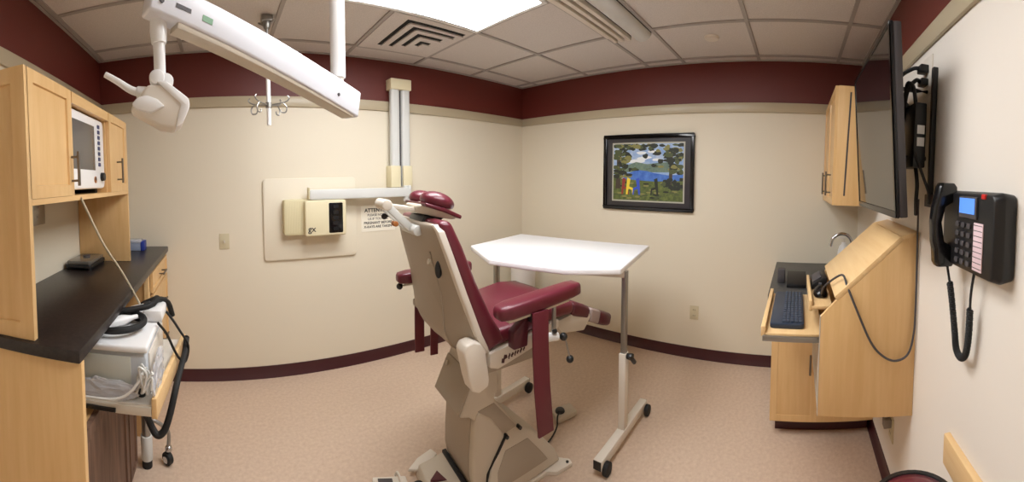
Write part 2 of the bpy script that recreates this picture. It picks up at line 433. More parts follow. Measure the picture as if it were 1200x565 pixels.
b.transform(Matrix.Translation((0.622, YA-0.1408, 1.128)) @ Matrix.Rotation(PI/2, 4, 'X') @ Matrix.Shear('XZ', 4, (0.0, 0.0)))
obj('logo', b, M_INK, t, smooth=False)

t = thing('x_ray_machine', 'white x-ray arm, twin upright tubes with a long horizontal bar', 'x-ray arm', (1.415, YA, 1.4))
for xa, xb in ((1.332,1.410), (1.430,1.505)):
    bm = new(); prism(bm, rrect(xa, xb, YA-0.085, YA-0.03, 0.02), 'z', 1.42, 2.24); obj('upright_tube', bm, M_ALU, t)
bm = new(); box(bm, (1.408,YA-0.055,1.43), (1.432,YA-0.03,2.22)); obj('center_channel', bm, M_GREYL, t)
bm = new(); box(bm, (1.325,YA-0.095,2.200), (1.512,YA,2.285)); obj('top_cap', bm, M_CREAMP, t, bevel=0.005)
for xa, xb in ((1.318,1.408), (1.432,1.515)):
    bm = new(); box(bm, (xa,YA-0.095,1.417), (xb,YA,1.590)); obj('bottom_cap', bm, M_CREAMP, t, bevel=0.006)
bm = new(); prism(bm, rrect(0.642, 1.475, 1.341, 1.414, 0.012), 'y', YA-0.13, YA-0.072); o = obj('horizontal_bar', bm, M_ALU, t, bevel=0.005)
bm = new(); box(bm, (0.634,YA-0.125,1.345), (0.645,YA-0.078,1.43)); obj('end_cap', bm, M_CREAMD, o)
bm = new(); cyl(bm, (1.445,YA-0.105,1.30), (1.445,YA-0.105,1.43), 0.022); cyl(bm, (1.478,YA-0.105,1.28), (1.478,YA-0.105,1.43), 0.014); obj('pivot_post', bm, M_ALU, t, bevel=0.003)

t = thing('notice_sign', 'white notice with lines of dark lettering on the wall behind the headrest', 'sign', (1.24, YA, 1.16))
bm = new(); box(bm, (1.090,YA-0.004,1.062), (1.392,YA,1.268)); obj('sheet', bm, M_PAPER, t)
for s, size, z, bl in (('ATTENTION', 0.042, 1.232, 0.0012), ('PLEASE NOTIFY', 0.027, 1.194, 0.0003), ('US IF YOU ARE', 0.027, 1.163, 0.0003), ('PREGNANT BEFORE', 0.028, 1.131, 0.0008), ('X-RAYS ARE TAKEN', 0.028, 1.099, 0.0008)):
    b = text_bm(s, size, 0.0004, 'CENTER', bl)
    b.transform(Matrix.Translation((1.238, YA-0.0044, z)) @ Matrix.Rotation(PI/2, 4, 'X')); obj('lettering', b, M_INK, t, smooth=False)

def wall_plate(name, label, cat, plane, at, a, z, out, w2=0.037, h2=0.058, kind='outlet', m=M_PLATE):
    def P(d, s, zz): return (at+out*d, s, zz) if plane == 'x' else (s, at+out*d, zz)
    t = thing(name, label, cat, P(0, a, z))
    bm = new(); box(bm, P(0,a-w2,z-h2), P(0.006,a+w2,z+h2)); obj('plate', bm, m, t, bevel=0.002)
    if kind == 'switch':
        bm = new(); box(bm, P(0.006,a-0.006,z-0.012), P(0.016,a+0.006,z+0.006)); obj('toggle', bm, M_OFFW, t, bevel=0.001)
    elif kind == 'outlet':
        for dz in (-0.024, 0.024):
            bm = new(); box(bm, P(0.006,a-0.016,z+dz-0.014), P(0.008,a+0.016,z+dz+0.014)); o = obj('socket', bm, m, t, bevel=0.0008)
            bm = new()
            for da in (-0.007, 0.007): box(bm, P(0.008,a+da-0.0015,z+dz-0.005), P(0.0085,a+da+0.0015,z+dz+0.007))
            obj('socket_slots', bm, M_DARKSLOT, o, smooth=False)
    return t
wall_plate('light_switch', 'almond light switch on the front wall left of the x-ray plate', 'light switch', 'y', YA, 0.018, 1.048, -1, kind='switch')
wall_plate('wall_outlet', 'almond outlet low on the back wall below the framed picture', 'outlet', 'x', XB, 0.820, 0.382, -1)
t = wall_plate('wall_outlet', 'outlet with a plug, low on the right wall under the desk', 'outlet', 'y', YC, 1.695, 0.315, 1)
bm = new(); box(bm, (1.675,YC+0.008,0.325), (1.715,YC+0.045,0.365)); tube(bm, [(1.695,YC+0.03,0.36),(1.69,YC+0.04,0.42),(1.675,YC+0.02,0.5)], 0.006, 8); obj('plug', bm, mat('grey plug', (128,122,116), 0.5), t, bevel=0.004)

# ================================================================== PICTURE
t = thing('framed_picture', 'black framed landscape print of a lake on the back wall', 'picture', (XB, 1.26, 1.55))
y0, y1, z0, z1 = 0.845, 1.690, 1.216, 1.876
bm = new(); fw = 0.030
for lo, hi in (((y0,z0),(y1,z0+fw)), ((y0,z1-fw),(y1,z1)), ((y0,z0+fw),(y0+fw,z1-fw)), ((y1-fw,z0+fw),(y1,z1-fw))):
    box(bm, (XB-0.03,lo[0],lo[1]), (XB,hi[0],hi[1]))
obj('frame', bm, M_BLACKG, t, bevel=0.004)
bm = new(); box(bm, (XB-0.012,y0+fw,z0+fw), (XB,y1-fw,z1-fw)); obj('mat_board', bm, mat('charcoal mat', (44,42,46), 0.35, coat=0.4), t)
a0, a1, c0, c1 = 0.925, 1.605, 1.290, 1.805
bm = new(); q = 0.012
for lo, hi in (((a0,c0),(a1,c0+q)), ((a0,c1-q),(a1,c1)), ((a0,c0+q),(a0+q,c1-q)), ((a1-q,c0+q),(a1,c1-q))):
    box(bm, (XB-0.0145,lo[0],lo[1]), (XB-0.012,hi[0],hi[1]))
obj('inner_fillet', bm, mat('pale fillet', (178,176,162), 0.5), t)
a0 += q; a1 -= q; c0 += q; c1 -= q
# the print itself: a flat painting made of thin colour shapes
PX = XB-0.0125
def pt(u, v): return (a1 - u*(a1-a0), c0 + v*(c1-c0))
def shape(lst, m, lift, name):
    bm = new()
    for poly in lst:
        prism(bm, [pt(u,v) for u,v in poly], 'x', PX-lift, PX-lift+0.0003)
    return bm
def blob(u, v, ru, rv, n=11, j=0.3):
    return [(min(1,max(0,u+ru*(1-j*random.random())*math.cos(2*PI*k/n))), min(1,max(0,v+rv*(1-j*random.random())*math.sin(2*PI*k/n)))) for k in range(n)]
PM = [mat('print sky', (186,202,222), 0.4, rgb2=(120,156,208), scale=14), mat('print hills', (120,138,116), 0.5, rgb2=(88,112,104), scale=30),
      mat('print lake', (84,130,206), 0.4, rgb2=(46,88,176), scale=24), mat('print grass', (112,122,58), 0.5, rgb2=(54,70,34), scale=40),
      mat('print dark leaf', (34,40,28), 0.5), mat('print mid leaf', (74,84,48), 0.5), mat('print light leaf', (132,128,72), 0.5),
      mat('print trunk', (66,54,42), 0.5), mat('print yellow', (232,206,60), 0.5), mat('print blue', (52,80,190), 0.5), mat('print red', (140,50,40), 0.5), mat('print cloud', (226,230,232), 0.5)]
bm = new(); lift = [0.0003]
def paint(poly, k):
    lift[0] += 0.000006
    prism(bm, [pt(u,v) for u,v in poly], 'x', PX-lift[0]-0.0002, PX-lift[0], k)
paint([(0,0),(1,0),(1,1),(0,1)], 0)
for _ in range(9): paint(blob(random.uniform(0.2,0.8), random.uniform(0.66,0.86), 0.09, 0.03), 11)
paint([(0.15,0.50),(0.2,0.62),(0.34,0.68),(0.5,0.64),(0.62,0.66),(0.8,0.68),(0.95,0.6),(1,0.5)], 1)
for _ in range(10): paint(blob(random.uniform(0.2,0.95), random.uniform(0.54,0.62), 0.06, 0.025), random.choice((1,5,6)))
paint([(0.12,0.34),(0.2,0.46),(0.34,0.54),(0.5,0.52),(0.62,0.48),(0.8,0.45),(1,0.47),(1,0.34),(0.6,0.32)], 2)
paint([(0,0),(1,0),(1,0.36),(0.6,0.34),(0.2,0.37),(0,0.40)], 3)
for _ in range(40): paint(blob(random.uniform(0.02,0.98), random.uniform(0.02,0.32), 0.05, 0.02), random.choice((3,4,5,6,5)))
paint([(0.03,0.2),(0.11,0.2),(0.10,0.6),(0.13,0.9),(0.05,0.9),(0.05,0.6)], 7)
paint([(0.80,0.22),(0.85,0.22),(0.86,0.9),(0.82,0.9)], 7)
for _ in range(150):
    r = random.random()
    if r < 0.42: u, v = random.gauss(0.12,0.09), random.gauss(0.72,0.2)
    elif r < 0.62: u, v = random.gauss(0.40,0.16), random.gauss(0.93,0.05)
    else: u, v = random.gauss(0.84,0.09), random.gauss(0.78,0.14)
    paint(blob(min(0.97,max(0.03,u)), min(0.97,max(0.42,v)), random.uniform(0.03,0.085), random.uniform(0.025,0.06), 9, 0.5), random.choice((4,4,4,5,5,6)))
for _ in range(16): paint(blob(random.uniform(0.7,0.98), random.uniform(0.2,0.4), 0.05, 0.05, 8, 0.5), random.choice((4,4,5)))
for u, k, f in ((0.13,10,1),(0.20,8,1),(0.40,9,-1),(0.66,4,-1)):
    for poly in ([(0,0.22),(0.035,0.19),(0.06,0.38),(0.012,0.40)], [(0.0,0.22),(0.10,0.17),(0.10,0.215),(0.03,0.25)], [(0.08,0.21),(0.10,0.21),(0.11,0.10),(0.09,0.10)], [(0.0,0.22),(0.03,0.20),(0.02,0.10),(-0.005,0.10)]):
        paint([(u+f*a, b) for a, b in poly], k)
obj('print', bm, PM, t, smooth=False)

# ================================================================== LEFT CABINETS
CT = 1.02      # counter top height
t = thing('base_cabinet', 'maple base cabinet run with drawers under the long dark counter', 'cabinet', (-0.65, 1.8, 0))
FX = -0.43
bm = new(); box(bm, (XD+0.002,0.965,0), (-0.405,0.99,CT-0.04)); obj('end_panel', bm, M_MAPLE, t, bevel=0.002)
bm = new(); box(bm, (XD+0.002,2.075,0.0), (FX-0.022,YA-0.002,CT-0.04)); box(bm, (XD+0.002,0.99,0.0),(XD+0.02,2.075,CT-0.04)); box(bm, (XD+0.02,0.99,0.665),(FX-0.03,2.075,0.68)); obj('carcass', bm, M_MAPLE, t)
for ya, yb in ((2.06,2.10), (YA-0.025,YA-0.003)):
    bm = new(); box(bm, (FX-0.025,ya,0.10), (FX,yb,CT-0.04)); obj('face_stile', bm, M_MAPLEX, t)
for z0, z1 in ((0.845,0.965), (0.60,0.83), (0.36,0.585), (0.11,0.345)):
    bm = new(); panel_door(bm, 'x', FX+0.018, 2.115, 2.685, z0, z1, 0.018, 0.03 if z1-z0 < 0.15 else 0.045)
    dd = obj('drawer', bm, M_MAPLE, t)
    obj('handle', bar_handle('x', FX+0.018, 2.40, (z0+z1)/2, 0.10, vertical=False), M_NICKEL, dd)
for ya, yb in ((1.0,1.60), (1.62,1.75)):
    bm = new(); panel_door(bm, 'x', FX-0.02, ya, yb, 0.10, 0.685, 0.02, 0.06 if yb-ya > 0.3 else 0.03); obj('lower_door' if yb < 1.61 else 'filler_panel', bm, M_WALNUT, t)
bm = new(); prism(bm, [(XD+0.06,1.208),(-0.255,1.208),(-0.208,1.74),(XD+0.06,1.74)], 'z', 0.722, 0.735); sh = obj('pullout_shelf', bm, M_OFFW, t)
bm = new(); prism(bm, [(-0.255,1.200),(-0.236,1.200),(-0.188,1.745),(-0.207,1.745)], 'z', 0.690, 0.762); obj('shelf_front', bm, M_MAPLEX, sh, bevel=0.003)
bm = new(); box(bm, (-0.80,1.198,0.700), (-0.256,1.208,0.730)); obj('shelf_rim', bm, M_TANL, sh, bevel=0.001)
bm = new(); box(bm, (-0.62,1.190,0.706), (-0.38,1.198,0.718)); obj('slide_rail', bm, M_BLACK, sh)

bm = new(); box(bm, (XD+0.001,0.955,CT-0.038), (-0.405,YA-0.001,CT))
tag(obj('countertop', bm, M_COUNTER, None, bevel=0.004), 'long dark brown countertop on the maple cabinets at left', 'countertop')

t = thing('wall_cabinet', 'maple hutch wall cabinet with two shaker doors round an open niche', 'cabinet', (-0.72, 1.6, CT))
UX = -0.58; ZT = 1.868; ZB = 1.455
bm = new(); panel_door(bm, 'y', 0.972, XD+0.003, UX+0.02, CT+0.001, ZT, 0.022, 0.07, -1); obj('end_panel', bm, M_MAPLE, t)
bm = new(); box(bm, (XD+0.003,2.175,CT+0.001), (UX+0.018,2.20,ZT)); obj('side_panel', bm, M_MAPLE, t, bevel=0.002)
bm = new(); box(bm, (XD+0.003,0.995,ZT-0.02), (UX,2.175,ZT)); obj('top_board', bm, M_MAPLEH, t)
bm = new(); box(bm, (XD+0.003,0.995,ZB-0.02), (UX+0.018,2.175,ZB)); obj('bottom_board', bm, M_MAPLEH, t)
bm = new(); box(bm, (XD+0.003,0.995,ZB), (XD+0.012,2.175,ZT-0.02)); obj('back_board', bm, M_MAPLE, t)
for ya in (1.335, 1.82):
    bm = new(); box(bm, (XD+0.012,ya,ZB), (UX,ya+0.02,ZT-0.02)); obj('divider', bm, M_MAPLE, t)
bm = new(); box(bm, (UX-0.015,1.35,ZT-0.045), (UX+0.018,1.83,ZT)); obj('niche_rail', bm, M_MAPLEH, t)
bm = new(); panel_door(bm, 'x', UX+0.02, 0.990, 1.338, ZB+0.001, ZT, 0.019, 0.058); dd = obj('door', bm, M_MAPLE, t)
obj('handle', bar_handle('x', UX+0.02, 1.318, 1.513, 1.605), M_NICKEL, dd)
bm = new(); panel_door(bm, 'x', UX+0.02, 1.832, 2.178, ZB+0.001, ZT, 0.019, 0.058); dd = obj('door', bm, M_MAPLE, t)
obj('handle', bar_handle('x', UX+0.02, 1.965, 1.522, 1.618), M_NICKEL, dd)

t = thing('patient_monitor', 'white medical monitor with dark screen in the cabinet niche', 'monitor', (-0.68, 1.60, ZB))
bm = new(); prism(bm, rrect(1.375, 1.812, ZB+0.022, 1.818, 0.03), 'x', -0.80, -0.585); obj('housing', bm, M_WHITE, t, bevel=0.012)
for ya in (1.40, 1.75):
    bm = new(); box(bm, (-0.78,ya,ZB+0.0005), (-0.62,ya+0.03,ZB+0.024)); obj('foot', bm, M_RUBBER, t)
bm = new(); box(bm, (-0.59,1.39,1.565), (-0.5835,1.665,1.775)); obj('screen', bm, M_LCDG, t, bevel=0.001)
for k in range(8):
    bm = new(); z = 1.780 - k*0.0265; prism(bm, rrect(1.712, 1.742, z-0.009, z+0.009, 0.004), 'x', -0.590, -0.582); obj('button', bm, M_NAVY, t)
bm = new(); cyl(bm, (-0.59,1.755,1.535), (-0.568,1.755,1.535), 0.022, 0.020, 20); obj('dial', bm, M_BLACK, t)
bm = new(); cyl(bm, (-0.59,1.66,1.52), (-0.582,1.66,1.52), 0.016, seg=16); obj('round_emblem', bm, M_ORANGE, t)
bm = new(); cyl(bm, (-0.59,1.66,1.524), (-0.581,1.66,1.524), 0.009, seg=12); obj('emblem_core', bm, M_BLACK, t)

bm = new(); tube(bm, [(-0.56,1.40,1.445),(-0.552,1.43,1.40),(-0.50,1.49,1.24),(-0.44,1.56,1.10),(-0.385,1.60,0.97),(-0.372,1.61,0.93)], 0.005, 8)
tag(obj('cord', bm, M_CORD, None), 'ivory cord stretched from the monitor niche down past the counter edge', 'cord')

# things on the counter
t = thing('counter_device', 'flat dark glass topped device lying on the left counter', 'device', (-0.79, 2.0, CT))
bm = new(); prism(bm, rrect(-0.875,-0.715,1.90,2.16,0.02), 'z', CT+0.008, CT+0.030); obj('body', bm, M_BLACK, t, bevel=0.004)
bm = new(); prism(bm, rrect(-0.868,-0.722,1.907,2.153,0.018), 'z', CT+0.030, CT+0.048); obj('glass_top', bm, mat('grey glass', (92,88,82), 0.12, spec=0.7), t, bevel=0.003)
bm = new(); cyl(bm, (-0.80,2.06,CT+0.048), (-0.80,2.06,CT+0.056), 0.022, seg=18); obj('round_knob', bm, M_GREYL, t)
for px_, py_ in ((-0.86,1.92),(-0.73,1.92),(-0.86,2.14),(-0.73,2.14)):
    bm = new(); cyl(bm, (px_,py_,CT), (px_,py_,CT+0.01), 0.012, seg=10); obj('foot', bm, M_RUBBER, t)
t = thing('supply_box', 'small pale plastic box with blue end at far end of counter', 'box', (-0.61, 2.58, CT))
bm = new(); box(bm, (-0.70,2.53,CT), (-0.575,2.62,CT+0.068)); obj('tray', bm, M_PALEBLUE, t, bevel=0.004)
bm = new(); box(bm, (-0.705,2.525,CT+0.055), (-0.57,2.625,CT+0.075)); obj('lid', bm, M_CLEAR, t, bevel=0.004)
bm = new(); box(bm, (-0.575,2.53,CT), (-0.548,2.62,CT+0.066)); obj('blue_end', bm, M_BLUE, t, bevel=0.004)
t = wall_plate('wall_box', 'grey metal outlet plate on the wall under the hutch cabinet', 'outlet', 'x', XD, 1.62, 1.37, 1, 0.085, 0.066, 'outlet', M_STEEL)

# machine on the pull-out shelf
t = thing('ultrasound_unit', 'white tabletop medical machine on the pulled out cabinet shelf', 'machine', (-0.40, 1.4, 0.75))
bm = new()
R = []
for z, g in ((0.765,0.012),(0.78,0.0),(0.885,0.0),(0.905,0.014)):
    R.append([(x,y,z) for x,y in ((-0.545+g,1.235+g),(-0.275-g,1.235+g),(-0.275-g,1.60-g),(-0.545+g,1.60-g))])
loft(bm, R); obj('casing', bm, M_GREYBLUE, t, bevel=0.008)
bm = new(); box(bm, (-0.55,1.225,0.900), (-0.268,1.605,0.926)); obj('top_cover', bm, M_WHITE, t, bevel=0.01, seg=3)
bm = new(); box(bm, (-0.52,1.2315,0.785), (-0.33,1.2365,0.885)); obj('side_panel', bm, mat('greenish grey panel', (196,200,192), 0.4), t, bevel=0.002)
bm = new(); box(bm, (-0.2755,1.27,0.79), (-0.268,1.56,0.885)); obj('front_panel', bm, M_OFFW, t, bevel=0.002)
for x, y in ((-0.52,1.26),(-0.30,1.26),(-0.52,1.58),(-0.30,1.58)):
    bm = new(); cyl(bm, (x,y,0.7352), (x,y,0.77), 0.014, seg=10); obj('foot', bm, M_RUBBER, t)
bm = new(); box(bm, (-0.33,1.45,0.926), (-0.25,1.58,0.975)); obj('probe_holder', bm, M_WHITE, t, bevel=0.012)

bm = new(); P = []
for k in range(26):
    a = 2*PI*k/25*1.35 + 0.6
    P.append((-0.415+0.105*math.cos(a), 1.375+0.095*math.sin(a), 0.942+0.0035*k/4))
P += [(-0.315,1.47,0.985),(-0.285,1.55,0.99),(-0.250,1.615,0.955),(-0.235,1.635,0.89)]
tube(bm, P, 0.013, 10, 3)
tag(obj('hose', bm, M_RUBBER, None), 'thick black hose coiled on top of the white machine', 'hose')
t = thing('handpiece', 'white handpiece lying inside the coiled black hose', 'handpiece', (-0.42, 1.37, 0.93))
bm = new(); R = []
for u, r in ((0,0.012),(0.03,0.022),(0.10,0.024),(0.14,0.012),(0.19,0.009)):
    c = Vector((-0.475,1.33,0.951)) + Vector((0.75,0.62,0.03)).normalized()*u
    s, tt = frame_of((0.75,0.62,0.03)); R.append([c+s*r*math.cos(2*PI*q/14)+tt*r*0.8*math.sin(2*PI*q/14) for q in range(14)])
loft(bm, R); obj('body', bm, M_WHITE, t)
bm = new(); sphere(bm, (-0.47,1.335,0.951), 0.016); obj('tip', bm, M_GREYBLUE, t)

t = thing('power_adapter', 'black plug adapter beside the counter edge above the machine', 'adapter', (-0.33, 1.70, 0.93))
bm = new(); cyl(bm, (-0.37,1.63,0.925), (-0.305,1.70,0.935), 0.026, 0.030, 18); obj('body', bm, M_BLACK, t, bevel=0.005)
bm = new(); tube(bm, [(-0.335,1.655,0.95),(-0.30,1.615,0.955),(-0.245,1.61,0.90),(-0.200,1.60,0.837),(-0.163,1.60,0.768),(-0.176,1.585,0.705),(-0.196,1.53,0.745),(-0.215,1.50,0.80),(-0.238,1.47,0.875),(-0.262,1.42,0.937)], 0.0055, 8); obj('lead', bm, M_RUBBER, t)
bm = new(); cyl(bm, (-0.40,1.61,0.925), (-0.37,1.63,0.925), 0.012, seg=12); obj('blue_tip', bm, M_BLUE, t)

bm = new()
tube(bm, [(-0.36,1.60,0.95),(-0.42,1.47,0.965),(-0.50,1.30,0.955),(-0.545,1.205,0.92),(-0.55,1.18,0.83),(-0.52,1.175,0.765),(-0.44,1.175,0.757),(-0.36,1.18,0.765),(-0.31,1.19,0.80),(-0.27,1.22,0.86)], 0.0045, 8)
tag(obj('tubing', bm, M_TUBE, None), 'thin clear tube looping down the near side of the white machine', 'tubing')
def crumple(name, c, rx, ry, rz, label, seed, m=M_CLEAR):
    rnd = random.Random(seed); bm = new()
    bmesh.ops.create_icosphere(bm, subdivisions=3, radius=1)
    for v in bm.verts:
        f = 1 + 0.5*(rnd.random()-0.5)
        v.co = Vector((c[0]+v.co.x*rx*f, c[1]+v.co.y*ry*f, max(c[2]-rz*0.97, c[2]+v.co.z*rz*f)))
    o = obj(name, bm, m, None, smooth=False); return tag(o, label, 'plastic bag')
crumple('plastic_bag', (-0.43, 1.2185, 0.770), 0.120, 0.013, 0.036, 'crumpled clear plastic bag lying against the near side of the white machine', 3)
crumple('plastic_bag', (-0.246, 1.31, 0.805), 0.013, 0.105, 0.062, 'crumpled clear plastic bag tucked behind the wooden shelf front', 5)
bm = new()
for s in range(5):
    rnd = random.Random(20+s); P = []
    for k in range(9):
        P.append((-0.275+0.03*rnd.random()-0.0045*k, 1.222-0.012*rnd.random()-0.004*s, 0.765+0.10*rnd.random()))
    tube(bm, P, 0.0042, 7, 5)
tag(obj('tubing', bm, M_TUBE, None), 'tangle of clear tubing bunched at the corner of the pulled out shelf', 'tubing')
bm = new()
tube(bm, [(-0.176,1.66,0.78),(-0.178,1.58,0.745),(-0.192,1.47,0.705),(-0.203,1.41,0.665),(-0.220,1.37,0.60),(-0.242,1.35,0.548),(-0.270,1.345,0.538),(-0.298,1.355,0.58),(-0.310,1.33,0.64),(-0.315,1.30,0.69)], 0.0135, 10)
tag(obj('hose', bm, M_RUBBER, None), 'thick black hose hanging in a loop below the pulled out shelf', 'hose')

t = thing('equipment_stand', 'steel stand with one caster leg on the floor under the pulled out shelf', 'stand', (-0.42, 1.87, 0))
bm = new(); cyl(bm, (-0.427,1.86,0.16), (-0.427,1.86,0.70), 0.024, seg=24); obj('column', bm, M_STEEL, t)
bm = new(); cyl(bm, (-0.427,1.86,0.04), (-0.427,1.86,0.17), 0.031, seg=24); obj('column_base', bm, M_ALU, t, bevel=0.004)
bm = new(); cyl(bm, (-0.427,1.86,0.0), (-0.427,1.86,0.045), 0.027, seg=20); obj('foot', bm, M_RUBBER, t)
bm = new(); tube(bm, [(-0.42,1.86,0.26),(-0.38,1.87,0.24),(-0.335,1.88,0.205),(-0.312,1.885,0.17),(-0.315,1.885,0.10)], 0.010, 10); o = obj('leg', bm, M_STEEL, t)
bm = new(); cyl(bm, (-0.330,1.874,0.033), (-0.312,1.896,0.033), 0.033, seg=24); obj('caster_wheel', bm, M_RUBBER, o, bevel=0.004)
bm = new(); cyl(bm, (-0.334,1.869,0.033), (-0.308,1.901,0.033), 0.018, seg=18); sphere(bm, (-0.315,1.885,0.085), 0.02); obj('caster_hub', bm, M_CHROME, o)

# ================================================================== PROCEDURE CHAIR (u forward, v left, z up in its own frame)
PHI = math.radians(-10)
t = thing('procedure_chair', 'burgundy and tan powered procedure chair seen from behind', 'chair', (1.215, 1.315, 0), PHI)
CH = t
def ch(name, bm, m, parent=None, **k): return obj(name, bm, m, parent or CH, local=True, **k)
# base plate with lugs
bm = new(); prism(bm, [(-0.335,-0.13),(-0.30,-0.17),(0.20,-0.17),(0.235,-0.205),(0.335,-0.215),(0.345,-0.185),(0.31,-0.14),(0.31,0.14),(0.345,0.185),(0.335,0.215),(0.235,0.205),(0.20,0.17),(-0.30,0.17),(-0.335,0.20),(-0.355,0.20),(-0.36,0.15)], 'z', 0, 0.022); ch('base_plate', bm, M_OFFW, bevel=0.004)
for u, v in ((0.318,-0.195),(0.318,0.195),(-0.34,0.175)):
    bm = new(); cyl(bm, (u,v,0.018), (u,v,0.026), 0.008, seg=12); ch('bolt', bm, M_BLACK)
bm = new(); R = []
for z, u0, u1, hv in ((0.022,-0.14,0.300,0.172),(0.09,-0.138,0.272,0.168),(0.165,-0.118,0.212,0.158),(0.245,-0.065,0.135,0.145),(0.300,-0.034,0.055,0.130),(0.316,-0.018,0.030,0.120)):
    R.append([(u0,-hv,z),(u1,-hv*0.94,z),(u1+0.008,0,z),(u1,hv*0.94,z),(u0,hv,z)])
loft(bm, R); ch('front_hood', bm, M_TANL, bevel=0.012, seg=3)
bm = new(); R = []
for z, hv, ua, ub in ((0.075,0.1715,-0.09,0.215),(0.15,0.1625,-0.085,0.16),(0.225,0.1505,-0.035,0.10)):
    R.append([(ua,-hv,z),(ub,-hv*0.955,z),(ub,-hv*0.955+0.012,z),(ua,-hv+0.012,z)])
loft(bm, R); ch('hood_panel', bm, M_TAN, bevel=0.004)
# rear deck and rounded housing
bm = new(); prism(bm, [(-0.365,0.022),(-0.13,0.022),(-0.13,0.092),(-0.215,0.092),(-0.35,0.066)], 'y', -0.150, 0.150); ch('rear_deck', bm, M_TANL, bevel=0.006)
prof = [(-0.125,0.092),(-0.192,0.092),(-0.206,0.16),(-0.205,0.25),(-0.198,0.35),(-0.190,0.43),(-0.172,0.455),(-0.10,0.40),(-0.026,0.29),(-0.085,0.205),(-0.122,0.147)]
bm = new(); prism(bm, prof, 'y', -0.142, 0.142); ch('rear_housing', bm, M_TANL, bevel=0.016, seg=3)
back = [(-0.198,0.10),(-0.212,0.16),(-0.211,0.25),(-0.204,0.35),(-0.196,0.425)]
bm = new(); prism(bm, back + [(a+0.02,b) for a,b in back[::-1]], 'y', -0.108, 0.138); ch('housing_cover', bm, M_TAN, bevel=0.005)
bm = new(); prism(bm, [(-0.022,0.296),(-0.083,0.206),(-0.121,0.148),(-0.127,0.094),(-0.139,0.094),(-0.133,0.150),(-0.094,0.212),(-0.033,0.300)], 'y', -0.147, 0.147); ch('rubber_seam', bm, M_RUBBER)
bm = new(); box(bm, (-0.222,-0.148,0.088), (-0.200,0.150,0.104)); ch('rear_seam', bm, M_RUBBER, bevel=0.003)
bm = new(); prism(bm, [(-0.36,0.155),(-0.40,0.17),(-0.33,0.225),(-0.24,0.26),(-0.22,0.215),(-0.30,0.155)], 'z', 0.022, 0.04); ch('leveling_foot', bm, M_OFFW, bevel=0.006)
bm = new(); cyl(bm, (-0.385,0.06,0.0), (-0.385,0.06,0.045), 0.028, seg=18); ch('caster', bm, M_RUBBER, bevel=0.005)
bm = new(); prism(bm, [(-0.34,0.02),(-0.27,-0.01),(-0.29,0.06)], 'z', 0.068, 0.084); ch('warning_label', bm, M_VINYLD)
# lift arm
prof = [(-0.262,0.446),(-0.215,0.433),(-0.115,0.336),(-0.03,0.282),(0.055,0.300),(-0.085,0.478),(-0.060,0.55),(-0.09,0.68),(-0.165,0.68),(-0.188,0.61)]
bm = new(); prism(bm, prof, 'y', -0.134, 0.134); ch('lift_arm', bm, M_TANL, bevel=0.010, seg=3)
bm = new(); prism(bm, [(-0.268,0.452),(-0.194,0.612),(-0.184,0.606),(-0.256,0.448)], 'y', -0.126, 0.134); ch('lift_cover', bm, M_TAN, bevel=0.003)
bm = new(); prism(bm, [(-0.10,0.345),(-0.03,0.300),(0.038,0.308),(-0.09,0.465),(-0.175,0.452)], 'y', -0.1375, -0.133); ch('lift_panel', bm, M_TAN, bevel=0.003)
for u, z in ((-0.030,0.290),(0.045,0.305)):
    bm = new(); cyl(bm, (u,-0.132,z), (u,-0.158,z), 0.009, seg=12); ch('pivot_pin', bm, M_BLACK)
bm = new(); cyl(bm, (-0.205,0.10,0.575), (-0.219,0.10,0.581), 0.011, seg=14); ch('round_plug', bm, M_TANL)
# seat frame (tilted about 8 degrees)
def sz(u): return 0.795 + 0.138*u     # top line of the rail
bm = new(); prism(bm, [(-0.19,sz(-0.19)),(0.19,sz(0.19)+0.004),(0.19,sz(0.19)-0.035),(0.06,sz(0)-0.055),(-0.15,sz(-0.19)-0.075),(-0.19,sz(-0.19)-0.06)], 'y', -0.262, 0.262); ch('seat_frame', bm, M_OFFW, bevel=0.006)
bm = new()
for u0, du, h in ((-0.135,0.030,1.5),(-0.100,0.010,1.1),(-0.086,0.014,0.8),(-0.068,0.009,1.0),(-0.055,0.010,0.7),(-0.040,0.013,0.9),(-0.022,0.010,0.7)):
    z = sz(u0)-0.046
    prism(bm, [(u0,z-0.009*h),(u0+du*0.45,z-0.011*h),(u0+du*0.55,z-0.002),(u0+du,z+0.002),(u0+du*0.9,z+0.010*h),(u0+du*0.5,z+0.012*h),(u0+du*0.35,z+0.003),(u0+du*0.1,z+0.004)], 'y', -0.2640, -0.2616)
ch('maker_script', bm, mat('dark red script', (70,36,40), 0.5), smooth=False)
bm = new(); box(bm, (-0.20,-0.22,0.66), (0.10,0.22,0.73)); ch('undercarriage', bm, M_TAN, bevel=0.01)
bm = new(); prism(bm, [(0.19,0.80),(0.42,0.815),(0.45,0.76),(0.40,0.70),(0.24,0.73)], 'y', -0.23, 0.23); ch('legrest_frame', bm, M_TANL, bevel=0.008)
